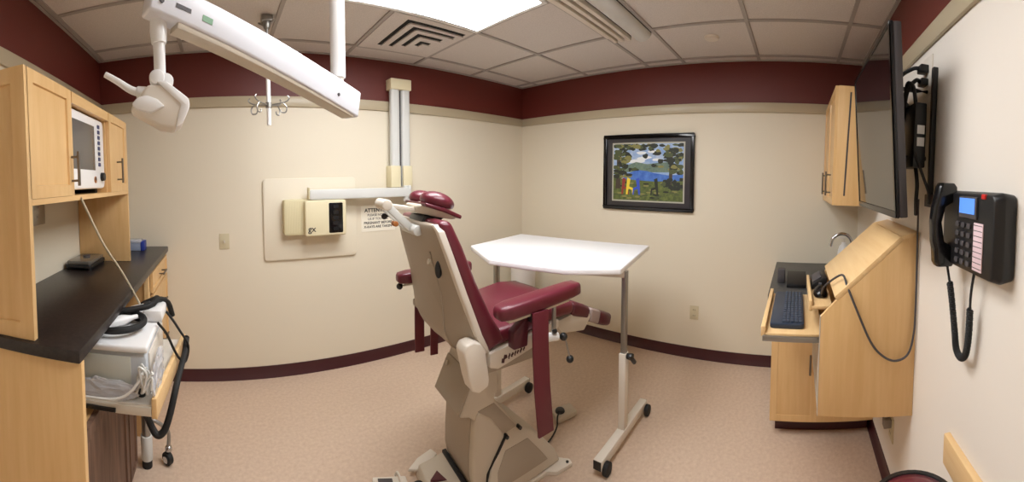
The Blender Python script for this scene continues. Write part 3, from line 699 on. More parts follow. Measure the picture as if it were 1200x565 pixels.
# cushions
def cushion(name, secs, m, bev=0.022, parent=None):
    """secs: (top point, bottom point, half width) along the cushion in the (u,z) plane"""
    bm = new(); R = []
    for (ut,zt), (ub,zb), hv in secs:
        R.append([(ut,-hv,zt),(ut,hv,zt),(ub,hv,zb),(ub,-hv,zb)])
    loft(bm, R); return ch(name, bm, m, bevel=bev, seg=4, parent=parent)
cushion('seat_cushion', [((-0.15,0.850),(-0.16,0.778),0.245),((0.0,0.862),(0.0,0.800),0.255),((0.18,0.890),(0.18,0.826),0.255),((0.31,0.880),(0.30,0.815),0.25)], M_VINYL)
cushion('legrest_cushion', [((0.312,0.872),(0.300,0.800),0.24),((0.40,0.836),(0.385,0.765),0.235),((0.455,0.805),(0.435,0.738),0.23)], M_VINYLD)
cushion('plastic_cover', [((0.453,0.806),(0.434,0.736),0.234),((0.535,0.768),(0.512,0.698),0.234)], mat('cloudy plastic cover', (150,132,126), 0.25), 0.015)
cushion('footrest_cushion', [((0.533,0.768),(0.510,0.697),0.225),((0.60,0.738),(0.575,0.668),0.222),((0.655,0.712),(0.635,0.648),0.215)], M_VINYLD)
# backrest cushion and shell
cushion('back_cushion', [((-0.348,1.322),(-0.402,1.318),0.235),((-0.303,1.218),(-0.365,1.200),0.25),((-0.246,1.076),(-0.308,1.055),0.252),((-0.174,0.925),(-0.245,0.885),0.252),((-0.095,0.800),(-0.190,0.765),0.25)], M_VINYL)
bm = new(); R = []
zs = [(1.305,-0.392,0.016,0.21),(1.28,-0.384,0.022,0.235),(1.19,-0.355,0.030,0.25),(1.03,-0.298,0.045,0.255),(0.93,-0.259,0.075,0.255),(0.85,-0.228,0.10,0.253),(0.79,-0.198,0.105,0.25),(0.765,-0.188,0.085,0.245)]
for z, u, dep, hv in zs:
    bz = z + (0.0 if z > 1.2 else 0)
    R.append([(u+0.008,-hv,z),(u-0.016,-hv,z),(u-0.02-dep*0.25,-hv*0.86,z),(u-0.018-dep*0.9,-hv*0.55,z),(u-0.018-dep,0,z),(u-0.018-dep*0.95,hv*0.6,z),(u-0.018-dep*0.85,hv*0.9,z),(u-0.012-dep*0.7,hv,z),(u+0.008,hv,z)])
loft(bm, R); ch('back_shell', bm, M_TAN, bevel=0.006, seg=2, angle=50)
bm = new(); tube(bm, [(u-0.0185-dep*0.9,-hv*0.55,z) for z, u, dep, hv in zs[2:]], 0.0045, 8); ch('shell_ridge', bm, M_TAN)
bm = new(); R = []
for z, u, dep, hv in zs:
    R.append([(u+0.006,-hv-0.004,z+0.002),(u-0.022,-hv-0.004,z+0.002),(u-0.028,-hv*0.93,z+0.002),(u+0.006,-hv*0.93,z+0.002)])
loft(bm, R); ch('shell_edge', bm, M_OFFW, bevel=0.004)
bm = new(); sphere(bm, (-0.379,-0.178,1.122), 1, 0.016, 0.010, 0.036); ch('shell_grip', bm, M_BLACK)
bm = new(); cyl(bm, (-0.40,-0.12,1.145), (-0.375,-0.12,1.14), 0.012, seg=14); ch('shell_screw', bm, M_TANL)
# hinge cover at the right of the shell
bm = new(); prism(bm, [(-0.325,0.815),(-0.312,0.840),(-0.278,0.847),(-0.244,0.832),(-0.224,0.80),(-0.206,0.68),(-0.210,0.652),(-0.253,0.634),(-0.285,0.650),(-0.300,0.70)], 'y', -0.285, -0.215); ch('hinge_cover', bm, M_OFFW, bevel=0.008, seg=3)
bm = new(); cyl(bm, (-0.22,-0.24,0.80), (-0.22,0.24,0.80), 0.035, seg=20); ch('hinge_bar', bm, M_TAN)
# headrest
hr = cushion('headrest_plate', [((-0.435,1.374),(-0.42,1.340),0.07),((-0.38,1.386),(-0.36,1.326),0.12),((-0.30,1.362),(-0.29,1.312),0.125),((-0.255,1.335),(-0.258,1.308),0.10)], M_TANL, 0.012)
for v in (-0.066, 0.070):
    bm = new(); sphere(bm, (-0.335,v,1.384), 1, 0.074, 0.078, 0.043, 22, 14)
    for q in bm.verts:
        if q.co.z < 1.362: q.co.z = 1.362
        q.co.z -= (q.co.x+0.325)*0.22
    ch('headrest_cushion', bm, M_VINYL, hr)
cushion('headrest_brim', [((-0.415,1.388),(-0.412,1.372),0.13),((-0.33,1.364),(-0.335,1.347),0.140),((-0.240,1.326),(-0.245,1.310),0.12)], M_VINYL, 0.006, hr)
bm = new(); prism(bm, [(-0.40,1.33),(-0.43,1.27),(-0.37,1.255),(-0.33,1.30),(-0.30,1.32)], 'y', -0.08, 0.08); ch('headrest_bracket', bm, M_BLACK, hr, bevel=0.006)
for v in (-0.035, 0.06):
    bm = new(); R = []
    for a, b in (((-0.425,1.255),0.012),((-0.548,1.372),0.012)):
        R.append([(a[0]-0.011,v-0.010,a[1]-0.010),(a[0]-0.011,v+0.010,a[1]-0.010),(a[0]+0.011,v+0.010,a[1]+0.012),(a[0]+0.011,v-0.010,a[1]+0.012)])
    loft(bm, R); ch('headrest_strut', bm, M_ALU, hr, bevel=0.003)
    bm = new(); R = []
    for a in ((-0.548,1.374),(-0.40,1.352)):
        R.append([(a[0],v-0.008,a[1]-0.010),(a[0],v+0.008,a[1]-0.010),(a[0],v+0.008,a[1]+0.008),(a[0],v-0.008,a[1]+0.008)])
    loft(bm, R); ch('headrest_link', bm, M_OFFW, hr, bevel=0.003)
bm = new(); cyl(bm, (-0.55,-0.05,1.377), (-0.55,0.085,1.377), 0.023, seg=22); ch('headrest_knuckle', bm, M_OFFW, hr, bevel=0.006)
bm = new(); sphere(bm, (-0.53,0.075,1.318), 0.014); cyl(bm, (-0.53,0.075,1.318),(-0.50,0.06,1.325),0.006,seg=10); ch('headrest_knob', bm, M_BLACK, hr)
bm = new(); cyl(bm, (-0.485,0.04,1.285),(-0.485,0.085,1.285),0.012,seg=16); ch('amber_knob', bm, M_ORANGE, hr, bevel=0.004)
bm = new(); cyl(bm, (-0.43,-0.09,1.268), (-0.43,0.09,1.268), 0.022, seg=20); ch('headrest_axle', bm, M_ALU, hr, bevel=0.004)
# armrests
def armrest(sv, off, tilt):
    def z(u): return 0.972 + tilt*(u)
    bm = new(); R = []
    v0 = sv*0.33
    for u, hw, hh in ((-0.205,0.020,0.016),(-0.195,0.036,0.026),(-0.15,0.046,0.030),(0.05,0.047,0.032),(0.18,0.044,0.031),(0.222,0.040,0.028),(0.228,0.034,0.023)):
        R.append([(u+off, p[0], p[1]) for p in rrect(v0-hw, v0+hw, z(u)-hh, z(u)+hh, min(hw,hh)*0.62, 4)])
    loft(bm, R); a = ch('armrest_pad', bm, M_VINYL, angle=60)
    bm = new(); R = []
    for u in (-0.165, 0.16):
        R.append([(u+off,v0-0.033,z(u)-0.040),(u+off,v0+0.033,z(u)-0.040),(u+off,v0+0.033,z(u)-0.024),(u+off,v0-0.033,z(u)-0.024)])
    loft(bm, R); ch('armrest_plate', bm, M_TANL, a, bevel=0.003)
    bm = new(); box(bm, (-0.06+off,v0-0.04,0.900), (0.02+off,v0+0.03,0.942)); ch('armrest_bracket', bm, M_BLACK, a, bevel=0.006)
    bm = new(); cyl(bm, (0.10+off,v0+sv*-0.005,0.80), (0.10+off,v0+sv*-0.005,0.945), 0.010, seg=14); ch('armrest_post', bm, M_STEEL, a)
    bm = new(); cyl(bm, (0.02+off,v0-sv*0.05,0.785), (0.125+off,v0+sv*0.0,0.785), 0.022, 0.018, 18); ch('armrest_socket', bm, M_WHITE, a, bevel=0.005)
    bm = new(); sphere(bm, (0.145+off,v0+sv*0.01,0.780), 0.018); sphere(bm, (0.10+off,v0,0.815), 0.012); ch('armrest_knob', bm, M_BLACK, a)
    lv = [(0.155+off,v0+sv*0.01,0.775),(0.185+off,v0+sv*0.012,0.665)] if sv < 0 else [(-0.02-0.36,v0,0.915),(-0.33,v0-0.03,0.93)]
    bm = new(); cyl(bm, lv[0], lv[1], 0.0045, seg=10); ch('lever', bm, M_STEEL, a)
    bm = new(); sphere(bm, lv[1] if sv < 0 else lv[0], 0.0175); ch('lever_ball', bm, M_BLACK, a)
armrest(-1, 0.0, 0.06)
armrest(1, -0.19, 0.06)
def strap(name, pts, v, wd):
    bm = new(); R = []
    for u, z in pts: R.append([(u-wd/2,v-0.005,z),(u+wd/2,v-0.005,z),(u+wd/2,v+0.005,z),(u-wd/2,v+0.005,z)])
    loft(bm, R); ch(name, bm, M_STRAP, bevel=0.002)
strap('side_strap', [(-0.022,0.945),(-0.020,0.80),(-0.010,0.62),(0.012,0.415)], -0.378, 0.082)
strap('side_strap', [(-0.262,0.90),(-0.264,0.72),(-0.264,0.535)], 0.345, 0.055)
strap('side_strap', [(-0.170,0.84),(-0.178,0.66),(-0.180,0.505)], 0.34, 0.045)
bm = new(); prism(bm, [(-0.05,0.93),(-0.13,0.87),(-0.13,0.80),(-0.06,0.80)], 'y', -0.345, -0.30); ch('strap_anchor', bm, M_VINYLD, bevel=0.006)
bm = new(); box(bm, (-0.30,0.27,0.80), (-0.12,0.35,0.835)); ch('side_bracket', bm, M_TAN, bevel=0.006)

# foot controls
t = thing('foot_control', 'small beige foot pedal with black knob and cord behind the strap', 'foot pedal', (1.80, 1.33, 0))
bm = new(); prism(bm, [(1.72,1.30),(1.86,1.255),(1.90,1.34),(1.765,1.40)], 'z', 0, 0.035); obj('housing', bm, M_TANL, t, bevel=0.008)
bm = new(); cyl(bm, (1.785,1.335,0.034), (1.785,1.335,0.05), 0.032, 0.026, 20); obj('button', bm, M_BLACK, t, bevel=0.004)
bm = new(); tube(bm, [(1.76,1.315,0.05),(1.715,1.30,0.055),(1.675,1.275,0.02),(1.60,1.255,0.007),(1.50,1.24,0.007)], 0.005, 8); obj('cord', bm, M_RUBBER, t)
t = thing('foot_switch', 'white framed foot switch on the floor left of the chair base', 'foot pedal', (0.76, 1.52, 0))
bm = new(); prism(bm, [(0.683,1.612),(0.835,1.545),(0.80,1.41),(0.64,1.46)], 'z', 0, 0.022); obj('housing', bm, M_OFFW, t, bevel=0.008)
bm = new(); prism(bm, [(0.700,1.585),(0.765,1.555),(0.735,1.46),(0.675,1.48)], 'z', 0.022, 0.028); obj('pedal', bm, M_GREYL, t, bevel=0.003)
bm = new(); tube(bm, [(0.790,1.575,0.012),(0.800,1.565,0.034),(0.785,1.49,0.034),(0.775,1.45,0.012)], 0.006, 8); obj('guard_loop', bm, M_OFFW, t)

# ================================================================== TABLE
t = thing('overbed_table', 'white topped rolling table with cut corners behind the chair', 'table', (1.72, 1.32, 0))
top = [(1.72,0.888),(2.43,1.03),(2.285,2.14),(1.627,2.01),(1.43,1.595),(1.55,1.134)]
bm = new(); prism(bm, top, 'z', 0.975, 1.010); obj('tabletop', bm, M_WHITEM, t, bevel=0.008, seg=3)
fd = Vector((math.cos(math.radians(1)), math.sin(math.radians(1)), 0)); fn = Vector((-fd.y, fd.x, 0))
def obox(bm, c, d, n, l0, l1, hw, z0, z1):
    c = Vector(c); R = []
    for z in (z0, z1): R.append([(*(c+d*a+n*b).xy, z) for a,b in ((l0,-hw),(l1,-hw),(l1,hw),(l0,hw))])
    loft(bm, R)
for (cx, cy), lab in (((1.805,0.908),'near'), ((1.58,1.690),'far')):
    bm = new(); obox(bm, (cx,cy,0), fd, fn, -0.285, 0.30, 0.024, 0.035, 0.085); ft = obj('foot_bar', bm, M_OFFW, t, bevel=0.004)
    for q in (-0.25, 0.275):
        c = Vector((cx,cy,0)) + fd*q - fn*0.038
        bm = new(); cyl(bm, (*(c-fn*0.012).xy,0.034), (*(c+fn*0.0135).xy,0.034), 0.034, seg=24); obj('caster', bm, M_RUBBER, ft, bevel=0.004)
    for q in (-0.286, 0.301):
        bm = new(); obox(bm, (cx,cy,0), fd, fn, q-0.002, q+0.002, 0.0215, 0.038, 0.082); obj('end_plug', bm, M_BLACK, ft)
    bm = new(); obox(bm, (cx,cy,0), fd, fn, -0.024, 0.024, 0.020, 0.083, 0.515); lg = obj('lower_leg', bm, M_OFFW, t, bevel=0.003)
    bm = new(); obox(bm, (cx,cy,0), fd, fn, -0.016, 0.016, 0.014, 0.505, 0.977); obj('upper_leg', bm, M_STEEL, lg, bevel=0.002)
    c = Vector((cx,cy,0.50)); bm = new(); cyl(bm, c-fn*0.018, c-fn*0.055, 0.016, 0.020, 16); R=[]
    s = c-fn*0.05; cyl(bm, s+Vector((0,0,0.02))-fd*0.03, s-Vector((0,0,0.045))+fd*0.035, 0.011, 0.013, 12)
    obj('clamp_knob', bm, M_BLACK, lg, bevel=0.003)
bm = new(); c0v = Vector((1.805,0.908,0)); c1v = Vector((1.58,1.690,0)); dd = (c1v-c0v).normalized(); nn = Vector((-dd.y,dd.x,0))
obox(bm, c0v, dd, nn, 0.0, (c1v-c0v).length, 0.018, 0.940, 0.976); obj('cross_rail', bm, M_OFFW, t, bevel=0.003)

# bin in the corner
t = thing('waste_bin', 'tall white bin in the room corner beneath the table top', 'bin', (2.66, 2.46, 0))
bm = new(); R = []
for z, r in ((0.0,0.112),(0.02,0.118),(0.84,0.125),(0.85,0.128)): R.append([(2.655+r*math.cos(2*PI*k/32), 2.455+r*math.sin(2*PI*k/32), z) for k in range(32)])
loft(bm, R); obj('body', bm, M_WHITE, t)
bm = new(); R = []
for z, r in ((0.85,0.131),(0.875,0.131),(0.90,0.115),(0.912,0.08)): R.append([(2.655+r*math.cos(2*PI*k/32), 2.455+r*math.sin(2*PI*k/32), z) for k in range(32)])
loft(bm, R); obj('lid', bm, M_OFFW, t, angle=60)

# ================================================================== RIGHT CABINETS
t = thing('sink_cabinet', 'maple base cabinet with shaker doors in the right corner', 'cabinet', (2.5, -0.18, 0))
KX = 2.10; yl = 0.122
bm = new(); box(bm, (KX,YC+0.002,0.095), (XB-0.002,yl,0.815)); obj('carcass', bm, M_MAPLE, t, bevel=0.002)
bm = new(); box(bm, (KX+0.075,YC+0.022,0.0), (XB-0.025,yl-0.03,0.095)); obj('toe_kick', bm, M_BASE, t)
bm = new(); panel_door(bm, 'x', KX-0.002, -0.150, yl-0.004, 0.10, 0.625, 0.018, 0.05, -1); dd = obj('door', bm, M_MAPLE, t)
obj('handle', bar_handle('x', KX-0.002, -0.105, 0.41, 0.485, -1), M_NICKEL, dd)
bm = new(); panel_door(bm, 'x', KX-0.002, YC+0.01, -0.156, 0.10, 0.625, 0.018, 0.05, -1); dd = obj('door', bm, M_MAPLE, t)
obj('handle', bar_handle('x', KX-0.002, -0.205, 0.41, 0.485, -1), M_NICKEL, dd)
for y0_, y1_ in ((-0.150, yl-0.004), (YC+0.01, -0.156)):
    bm = new(); panel_door(bm, 'x', KX-0.002, y0_, y1_, 0.632, 0.80, 0.018, 0.04, -1); obj('drawer_front', bm, M_MAPLE, t)
bm = new(); box(bm, (KX-0.045,YC+0.001,0.815), (XB-0.001,0.150,0.852))
tag(obj('countertop', bm, M_COUNTERG, None, bevel=0.004), 'grey dark countertop on the sink cabinet in the right corner', 'countertop')
t = thing('faucet', 'chrome gooseneck faucet rising behind the sloped desk', 'faucet', (2.60, -0.36, 0.852))
bm = new(); cyl(bm, (2.60,-0.40,0.852), (2.60,-0.40,0.885), 0.026, 0.02, 20); obj('faucet_base', bm, M_CHROME, t, bevel=0.003)
bm = new(); tube(bm, [(2.60,-0.40,0.88),(2.60,-0.405,0.98),(2.60,-0.40,1.075),(2.60,-0.365,1.125),(2.60,-0.31,1.132),(2.60,-0.262,1.10),(2.60,-0.245,1.045)], 0.012, 12); obj('spout', bm, M_CHROME, t)
bm = new(); tube(bm, [(2.60,-0.425,0.895),(2.60,-0.45,0.92),(2.595,-0.47,0.935)], 0.008, 8); obj('lever', bm, M_CHROME, t)
t = thing('soap_dispenser', 'white soap bottle inside the curve of the faucet', 'soap dispenser', (2.66, -0.32, 0.852))
bm = new(); R = []
for z, r in ((0.852,0.045),(0.99,0.045),(1.03,0.034),(1.045,0.018),(1.06,0.016)): R.append([(2.70+r*math.cos(2*PI*k/24), -0.355+r*math.sin(2*PI*k/24), z) for k in range(24)])
loft(bm, R); obj('bottle', bm, M_WHITE, t, angle=40)
bm = new(); cyl(bm, (2.70,-0.355,1.055), (2.70,-0.355,1.09), 0.008); box(bm, (2.685,-0.365,1.085), (2.715,-0.31,1.098)); obj('pump', bm, M_OFFW, t, bevel=0.003)
t = thing('card_terminal', 'small black desk device on the grey counter behind the keyboard', 'device', (2.30, 0.03, 0.852))
bm = new(); prism(bm, [(2.20,0.852),(2.38,0.852),(2.38,0.915),(2.20,0.875)], 'y', -0.07, 0.05); obj('body', bm, M_BLACK, t, bevel=0.006)
bm = new(); box(bm, (2.30,0.062,0.852), (2.36,0.11,0.94)); obj('side_reader', bm, M_GREYL, t, bevel=0.008)

t = thing('upper_cabinet', 'maple wall cabinet hung high in the right corner beside the television', 'cabinet', (2.5, -0.34, 1.36))
bm = new(); box(bm, (2.15,YC+0.002,1.362), (2.17,-0.222,2.066)); obj('end_panel', bm, M_MAPLE, t, bevel=0.002)
bm = new(); prism(bm, [(-0.300,2.03),(-0.290,2.03),(-0.268,1.42),(-0.278,1.42)], 'x', 2.1492, 2.152); obj('panel_groove', bm, M_GREYL, t)
bm = new(); box(bm, (2.17,YC+0.002,1.362), (XB-0.002,-0.225,2.066)); obj('carcass', bm, M_MAPLE, t)
for xa, xb, hx_ in ((2.152,2.53,2.30), (2.535,XB-0.004,2.58)):
    bm = new(); panel_door(bm, 'y', -0.203, xa, xb, 1.364, 2.064, 0.02, 0.055, 1); dd = obj('door', bm, M_MAPLE, t)
    obj('handle', bar_handle('y', -0.203, hx_, 1.435, 1.545), M_NICKEL, dd)

# wall desk
t = thing('computer_desk', 'maple wall mounted computer desk cabinet with sloped lid', 'desk', (1.66, -0.3, 0.57))
X0, X1 = 1.40, 1.93
side_p = [(YC+0.001,0.555),(-0.105,0.585),(-0.105,0.975),(-0.165,1.040),(-0.426,1.283),(YC+0.001,1.300)]
for xa, xb in ((X0,X0+0.02), (X1-0.02,X1)):
    bm = new(); prism(bm, side_p, 'x', xa, xb); obj('side_panel', bm, M_MAPLE, t, bevel=0.0015)
bm = new(); prism(bm, [(-0.168,1.036),(-0.426,1.276),(-0.412,1.290),(-0.155,1.052)], 'x', X0-0.001, X1+0.001); obj('sloped_lid', bm, M_MAPLEX, t, bevel=0.002)
bm = new(); prism(bm, [(-0.424,1.276),(YC+0.001,1.296),(YC+0.001,1.308),(-0.414,1.290)], 'x', X0-0.001, X1+0.001); obj('top_board', bm, M_MAPLEX, t, bevel=0.002)
bm = new(); box(bm, (X0+0.02,-0.122,0.588), (X1-0.02,-0.104,0.85)); obj('front_panel', bm, M_TANL, t)
bm = new(); box(bm, (X0-0.001,-0.105,0.585), (X0+0.021,-0.1025,0.975)); obj('edge_band', bm, M_TANL, t)
bm = new(); box(bm, (X0+0.02,YC+0.001,0.57), (X1-0.02,-0.122,0.588)); obj('bottom_board', bm, M_MAPLEH, t)
bm = new(); box(bm, (1.455,-0.118,0.868), (1.985,0.128,0.882)); tr = obj('keyboard_tray', bm, M_MAPLEX, t, bevel=0.002)
bm = new(); box(bm, (1.452,0.112,0.868), (1.988,0.130,0.908)); obj('tray_lip', bm, M_MAPLEX, tr, bevel=0.003)
for xa, xb in ((1.442,1.454), (1.986,1.996)):
    bm = new(); box(bm, (xa,-0.12,0.852), (xb,0.122,0.874)); obj('tray_slide', bm, M_STEEL, tr, bevel=0.002)
bm = new(); box(bm, (1.50,-0.160,0.968), (1.93,-0.072,0.982)); ms = obj('mouse_shelf', bm, M_MAPLEX, t, bevel=0.002)
bm = new(); box(bm, (1.50,-0.076,0.960), (1.93,-0.062,1.004)); obj('shelf_lip', bm, M_MAPLEX, ms, bevel=0.003)
t = thing('keyboard', 'dark blue grey computer keyboard on the pulled out desk tray', 'keyboard', (1.72, 0.03, 0.882))
bm = new(); prism(bm, rrect(1.50,1.955,-0.045,0.098,0.018), 'z', 0.882, 0.904); obj('body', bm, M_KEYB, t, bevel=0.005)
for r in range(5):
    bm = new()
    for k in range(15): box(bm, (1.515+k*0.0285,-0.035+r*0.017,0.904), (1.515+k*0.0285+0.024,-0.035+r*0.017+0.013,0.910))
    obj('key_row', bm, M_KEYC, t, bevel=0.001)
t = thing('computer_mouse', 'black computer mouse on the small shelf of the sloped desk', 'mouse', (1.66, -0.12, 0.982))
bm = new(); R = []
for u, hw, hh in ((0,0.014,0.012),(0.012,0.026,0.026),(0.05,0.033,0.042),(0.09,0.030,0.034),(0.115,0.018,0.016)):
    R.append([(1.60+u, -0.118+hw*math.cos(a), 0.986+max(0,hh*math.sin(a))) for a in [2*PI*k/16 for k in range(16)]])
loft(bm, R); obj('body', bm, M_BLACKG, t, angle=60)
bm = new(); cyl(bm, (1.69,-0.125,1.020), (1.69,-0.111,1.020), 0.009, seg=14); obj('scroll_wheel', bm, M_GREYL, t)
t2 = thing('mouse_pad', 'black mouse rest leaning on the sloped lid behind the mouse', 'mouse pad', (1.8, -0.13, 0.982))
bm = new(); prism(bm, [(-0.152,0.984),(-0.080,0.984),(-0.085,1.012),(-0.135,1.040),(-0.155,1.04)], 'x', 1.73, 1.90); obj('pad_body', bm, M_BLACK, t2, bevel=0.006)
bm = new(); prism(bm, [(-0.128,1.034),(-0.086,1.011),(-0.084,1.016),(-0.126,1.042)], 'x', 1.75, 1.88); obj('pad_top', bm, M_GREYL, t2, bevel=0.002)
bm = new(); tube(bm, [(1.60,-0.118,1.0),(1.56,-0.13,1.05),(1.48,-0.19,1.118),(1.41,-0.205,1.09),(1.386,-0.235,1.02),(1.384,-0.30,0.881),(1.384,-0.352,0.82),(1.384,-0.406,0.797),(1.384,-0.455,0.82),(1.384,-0.476,0.90),(1.386,-0.480,1.02),(1.386,-0.478,1.21),(1.386,-0.476,1.32),(1.386,-0.474,1.44)], 0.0045, 8)
tag(obj('cable', bm, M_GREYL, None), 'thin grey cable looping from the mouse up to the television', 'cable')

# ================================================================== TELEVISION
t = thing('television', 'black flat television tilted down on the right wall', 'television', (1.57, YC, 1.7))
n0 = Vector((0, 0.997, -0.0763)).normalized(); up_ = Vector((0, 0.0763, 0.997)).normalized()
B = Vector((0, -0.306, 1.388))
def tvbox(bm, xa, xb, h0, h1, d0, d1):
    R = []
    for x in (xa, xb): R.append([tuple(Vector((x,0,0))+B+up_*h+n0*dd_) for h,dd_ in ((h0,d0),(h1,d0),(h1,d1),(h0,d1))])
    loft(bm, R)
TL, TR, TH = 1.095, 1.776, 0.605
bm = new(); tvbox(bm, TL, TR, 0, TH, -0.037, -0.010); obj('back_case', bm, M_GREYL, t, bevel=0.004)
bm = new(); tvbox(bm, TL-0.001, TR+0.001, -0.001, TH+0.001, -0.0105, 0.0); obj('cabinet', bm, M_BLACK, t, bevel=0.004)
bm = new(); tvbox(bm, TL+0.20, TR-0.12, 0.10, TH-0.20, -0.060, -0.035); obj('rear_cover', bm, M_BLACK, t, bevel=0.01)
bm = new(); tvbox(bm, TL+0.014, TR-0.014, 0.022, TH-0.014, 0.0, 0.0015); obj('screen', bm, M_SCREEN, t)
bm = new()
for lo, hi in (((TL,0),(TR,0.022)), ((TL,TH-0.014),(TR,TH)), ((TL,0.022),(TL+0.014,TH-0.014)), ((TR-0.014,0.022),(TR,TH-0.014))): tvbox(bm, lo[0], hi[0], lo[1], hi[1], 0.0, 0.004)
obj('bezel', bm, M_BLACKG, t, bevel=0.001)
bm = new(); box(bm, (1.262,YC+0.001,1.425), (1.285,YC+0.020,1.93)); br = obj('wall_bracket', bm, M_BLACK, t, bevel=0.003)
bm = new(); box(bm, (1.245,YC+0.001,1.415), (1.330,YC+0.012,1.462)); obj('bracket_foot', bm, mat('dark brown bracket', (52,36,34), 0.5), br, bevel=0.003)
for x, zz in ((1.36,1.60), (1.36,1.86), (1.62,1.60), (1.62,1.86)):
    bm = new(); tube(bm, [(x,YC+0.003,zz),(x,YC+0.05,zz),(x+0.01,B.y-0.036+0.0763*(zz-1.38),zz+0.004)], 0.009, 8, 1); obj('bracket_arm', bm, M_BLACK, br)
bm = new(); cyl(bm, (1.272,YC+0.012,1.46), (1.285,YC+0.075,1.62), 0.006, seg=8); obj('bracket_strut', bm, M_BLACK, br)
bm = new(); box(bm, (1.285,YC+0.03,1.56), (1.44,YC+0.078,1.80)); mb = obj('media_box', bm, M_BLACK, t, bevel=0.006)
for z in (1.655, 1.70):
    bm = new(); box(bm, (1.2835,YC+0.038,z-0.016), (1.2852,YC+0.066,z+0.016)); obj('white_sticker', bm, M_WHITE, mb)
for P in ([(1.372,YC+0.036,1.950),(1.39,YC+0.06,1.952),(1.46,YC+0.095,1.93),(1.52,YC+0.10,1.87)],
          [(1.372,YC+0.036,1.900),(1.345,YC+0.06,1.895),(1.36,YC+0.085,1.86),(1.41,YC+0.08,1.80),(1.40,YC+0.07,1.74)],
          [(1.30,YC+0.07,1.79),(1.29,YC+0.085,1.85),(1.33,YC+0.095,1.875),(1.38,YC+0.09,1.84),(1.43,YC+0.09,1.78)],
          [(1.42,YC+0.06,1.80),(1.46,YC+0.09,1.86),(1.50,YC+0.09,1.80),(1.47,YC+0.07,1.70)],
          [(1.34,YC+0.05,1.57),(1.31,YC+0.05,1.50),(1.33,YC+0.045,1.44),(1.37,YC+0.03,1.38)]):
    bm = new(); tube(bm, P, 0.008, 8); obj('cable_loop', bm, M_RUBBER, t)
t = wall_plate('cable_plate', 'white outlet plate high on the right wall beside the television cables', 'outlet', 'y', YC, 1.372, 1.925, 1, 0.05, 0.075, 'outlet', M_OFFW)
bm = new(); box(bm, (1.35,YC+0.006,1.935), (1.40,YC+0.04,1.965)); box(bm, (1.35,YC+0.006,1.885), (1.40,YC+0.036,1.912)); obj('plug', bm, M_BLACK, t, bevel=0.004)

# ================================================================== TELEPHONE
t = thing('telephone', 'black wall telephone with corded handset and blue screen', 'telephone', (0.85, YC, 1.38))
bm = new(); R = []
for y, x0_, x1_, z0_, z1_ in ((YC+0.001,0.715,1.03,1.27,1.478),(YC+0.035,0.712,1.032,1.266,1.482),(YC+0.058,0.725,1.02,1.274,1.474)):
    R.append([(q[0],y,q[1]) for q in rrect(x0_, x1_, z0_, z1_, 0.018)])
loft(bm, R); obj('body', bm, M_BLACK, t, bevel=0.003)
FYp = YC+0.058
bm = new(); box(bm, (0.805,FYp-0.002,1.412), (0.905,FYp+0.006,1.468)); sc_ = obj('display_frame', bm, M_GREYL, t, bevel=0.002)
bm = new(); box(bm, (0.812,FYp+0.006,1.424), (0.898,FYp+0.0075,1.464)); obj('display', bm, M_LCDB, sc_)
for r in range(5):
    for c in range(3):
        bm = new(); x = 0.916-c*0.034; z = 1.392-r*0.0245; prism(bm, rrect(x-0.010,x+0.010,z-0.007,z+0.007,0.004), 'y', FYp-0.002, FYp+0.004); obj('key', bm, M_GREYL, t)
bm = new(); box(bm, (0.772,FYp-0.001,1.285), (0.820,FYp+0.003,1.404)); ls = obj('label_strip', bm, M_PINK, t, bevel=0.001)
for k in range(9):
    bm = new(); z = 1.398-k*0.0132; box(bm, (0.774,FYp+0.003,z-0.0008), (0.818,FYp+0.0036,z+0.0008)); obj('label_line', bm, M_GREYL, ls)
bm = new(); box(bm, (0.765,FYp-0.004,1.464), (0.785,FYp+0.004,1.477)); obj('message_lamp', bm, M_RED, t, bevel=0.002)
bm = new(); R = []
for z, d0_, d1_, hx_ in ((1.262,0.050,0.095,0.018),(1.275,0.045,0.103,0.024),(1.315,0.045,0.106,0.025),(1.335,0.078,0.112,0.022),(1.39,0.088,0.116,0.021),(1.435,0.078,0.112,0.022),(1.455,0.045,0.106,0.025),(1.492,0.045,0.100,0.024),(1.503,0.052,0.092,0.018)):
    R.append([(0.982-hx_,YC+d0_,z),(0.982+hx_,YC+d0_,z),(0.982+hx_,YC+d1_-0.006,z),(0.982+hx_*0.6,YC+d1_,z),(0.982-hx_*0.6,YC+d1_,z),(0.982-hx_,YC+d1_-0.006,z)])
loft(bm, R); obj('handset', bm, M_BLACKG, t, bevel=0.003, angle=50)
bm = new(); P = []
ctr = spline([(0.975,YC+0.06,1.262),(0.972,YC+0.045,1.18),(0.970,YC+0.03,1.07),(0.955,YC+0.03,1.025),(0.925,YC+0.03,1.012),(0.893,YC+0.03,1.035),(0.880,YC+0.03,1.10),(0.868,YC+0.035,1.20),(0.845,YC+0.04,1.268)], 110)
n_ = len(ctr)
for i, c in enumerate(ctr):
    a = i*0.95; dd_ = (ctr[min(i+1,n_-1)]-ctr[max(i-1,0)]).normalized(); s, tt = frame_of(dd_)
    rr = 0.0075 if 70 < i < n_-150 else 0.001
    P.append(c + s*rr*math.cos(a) + tt*rr*math.sin(a))
tube(bm, P, 0.0034, 5, 1); obj('coiled_cord', bm, M_RUBBER, t)

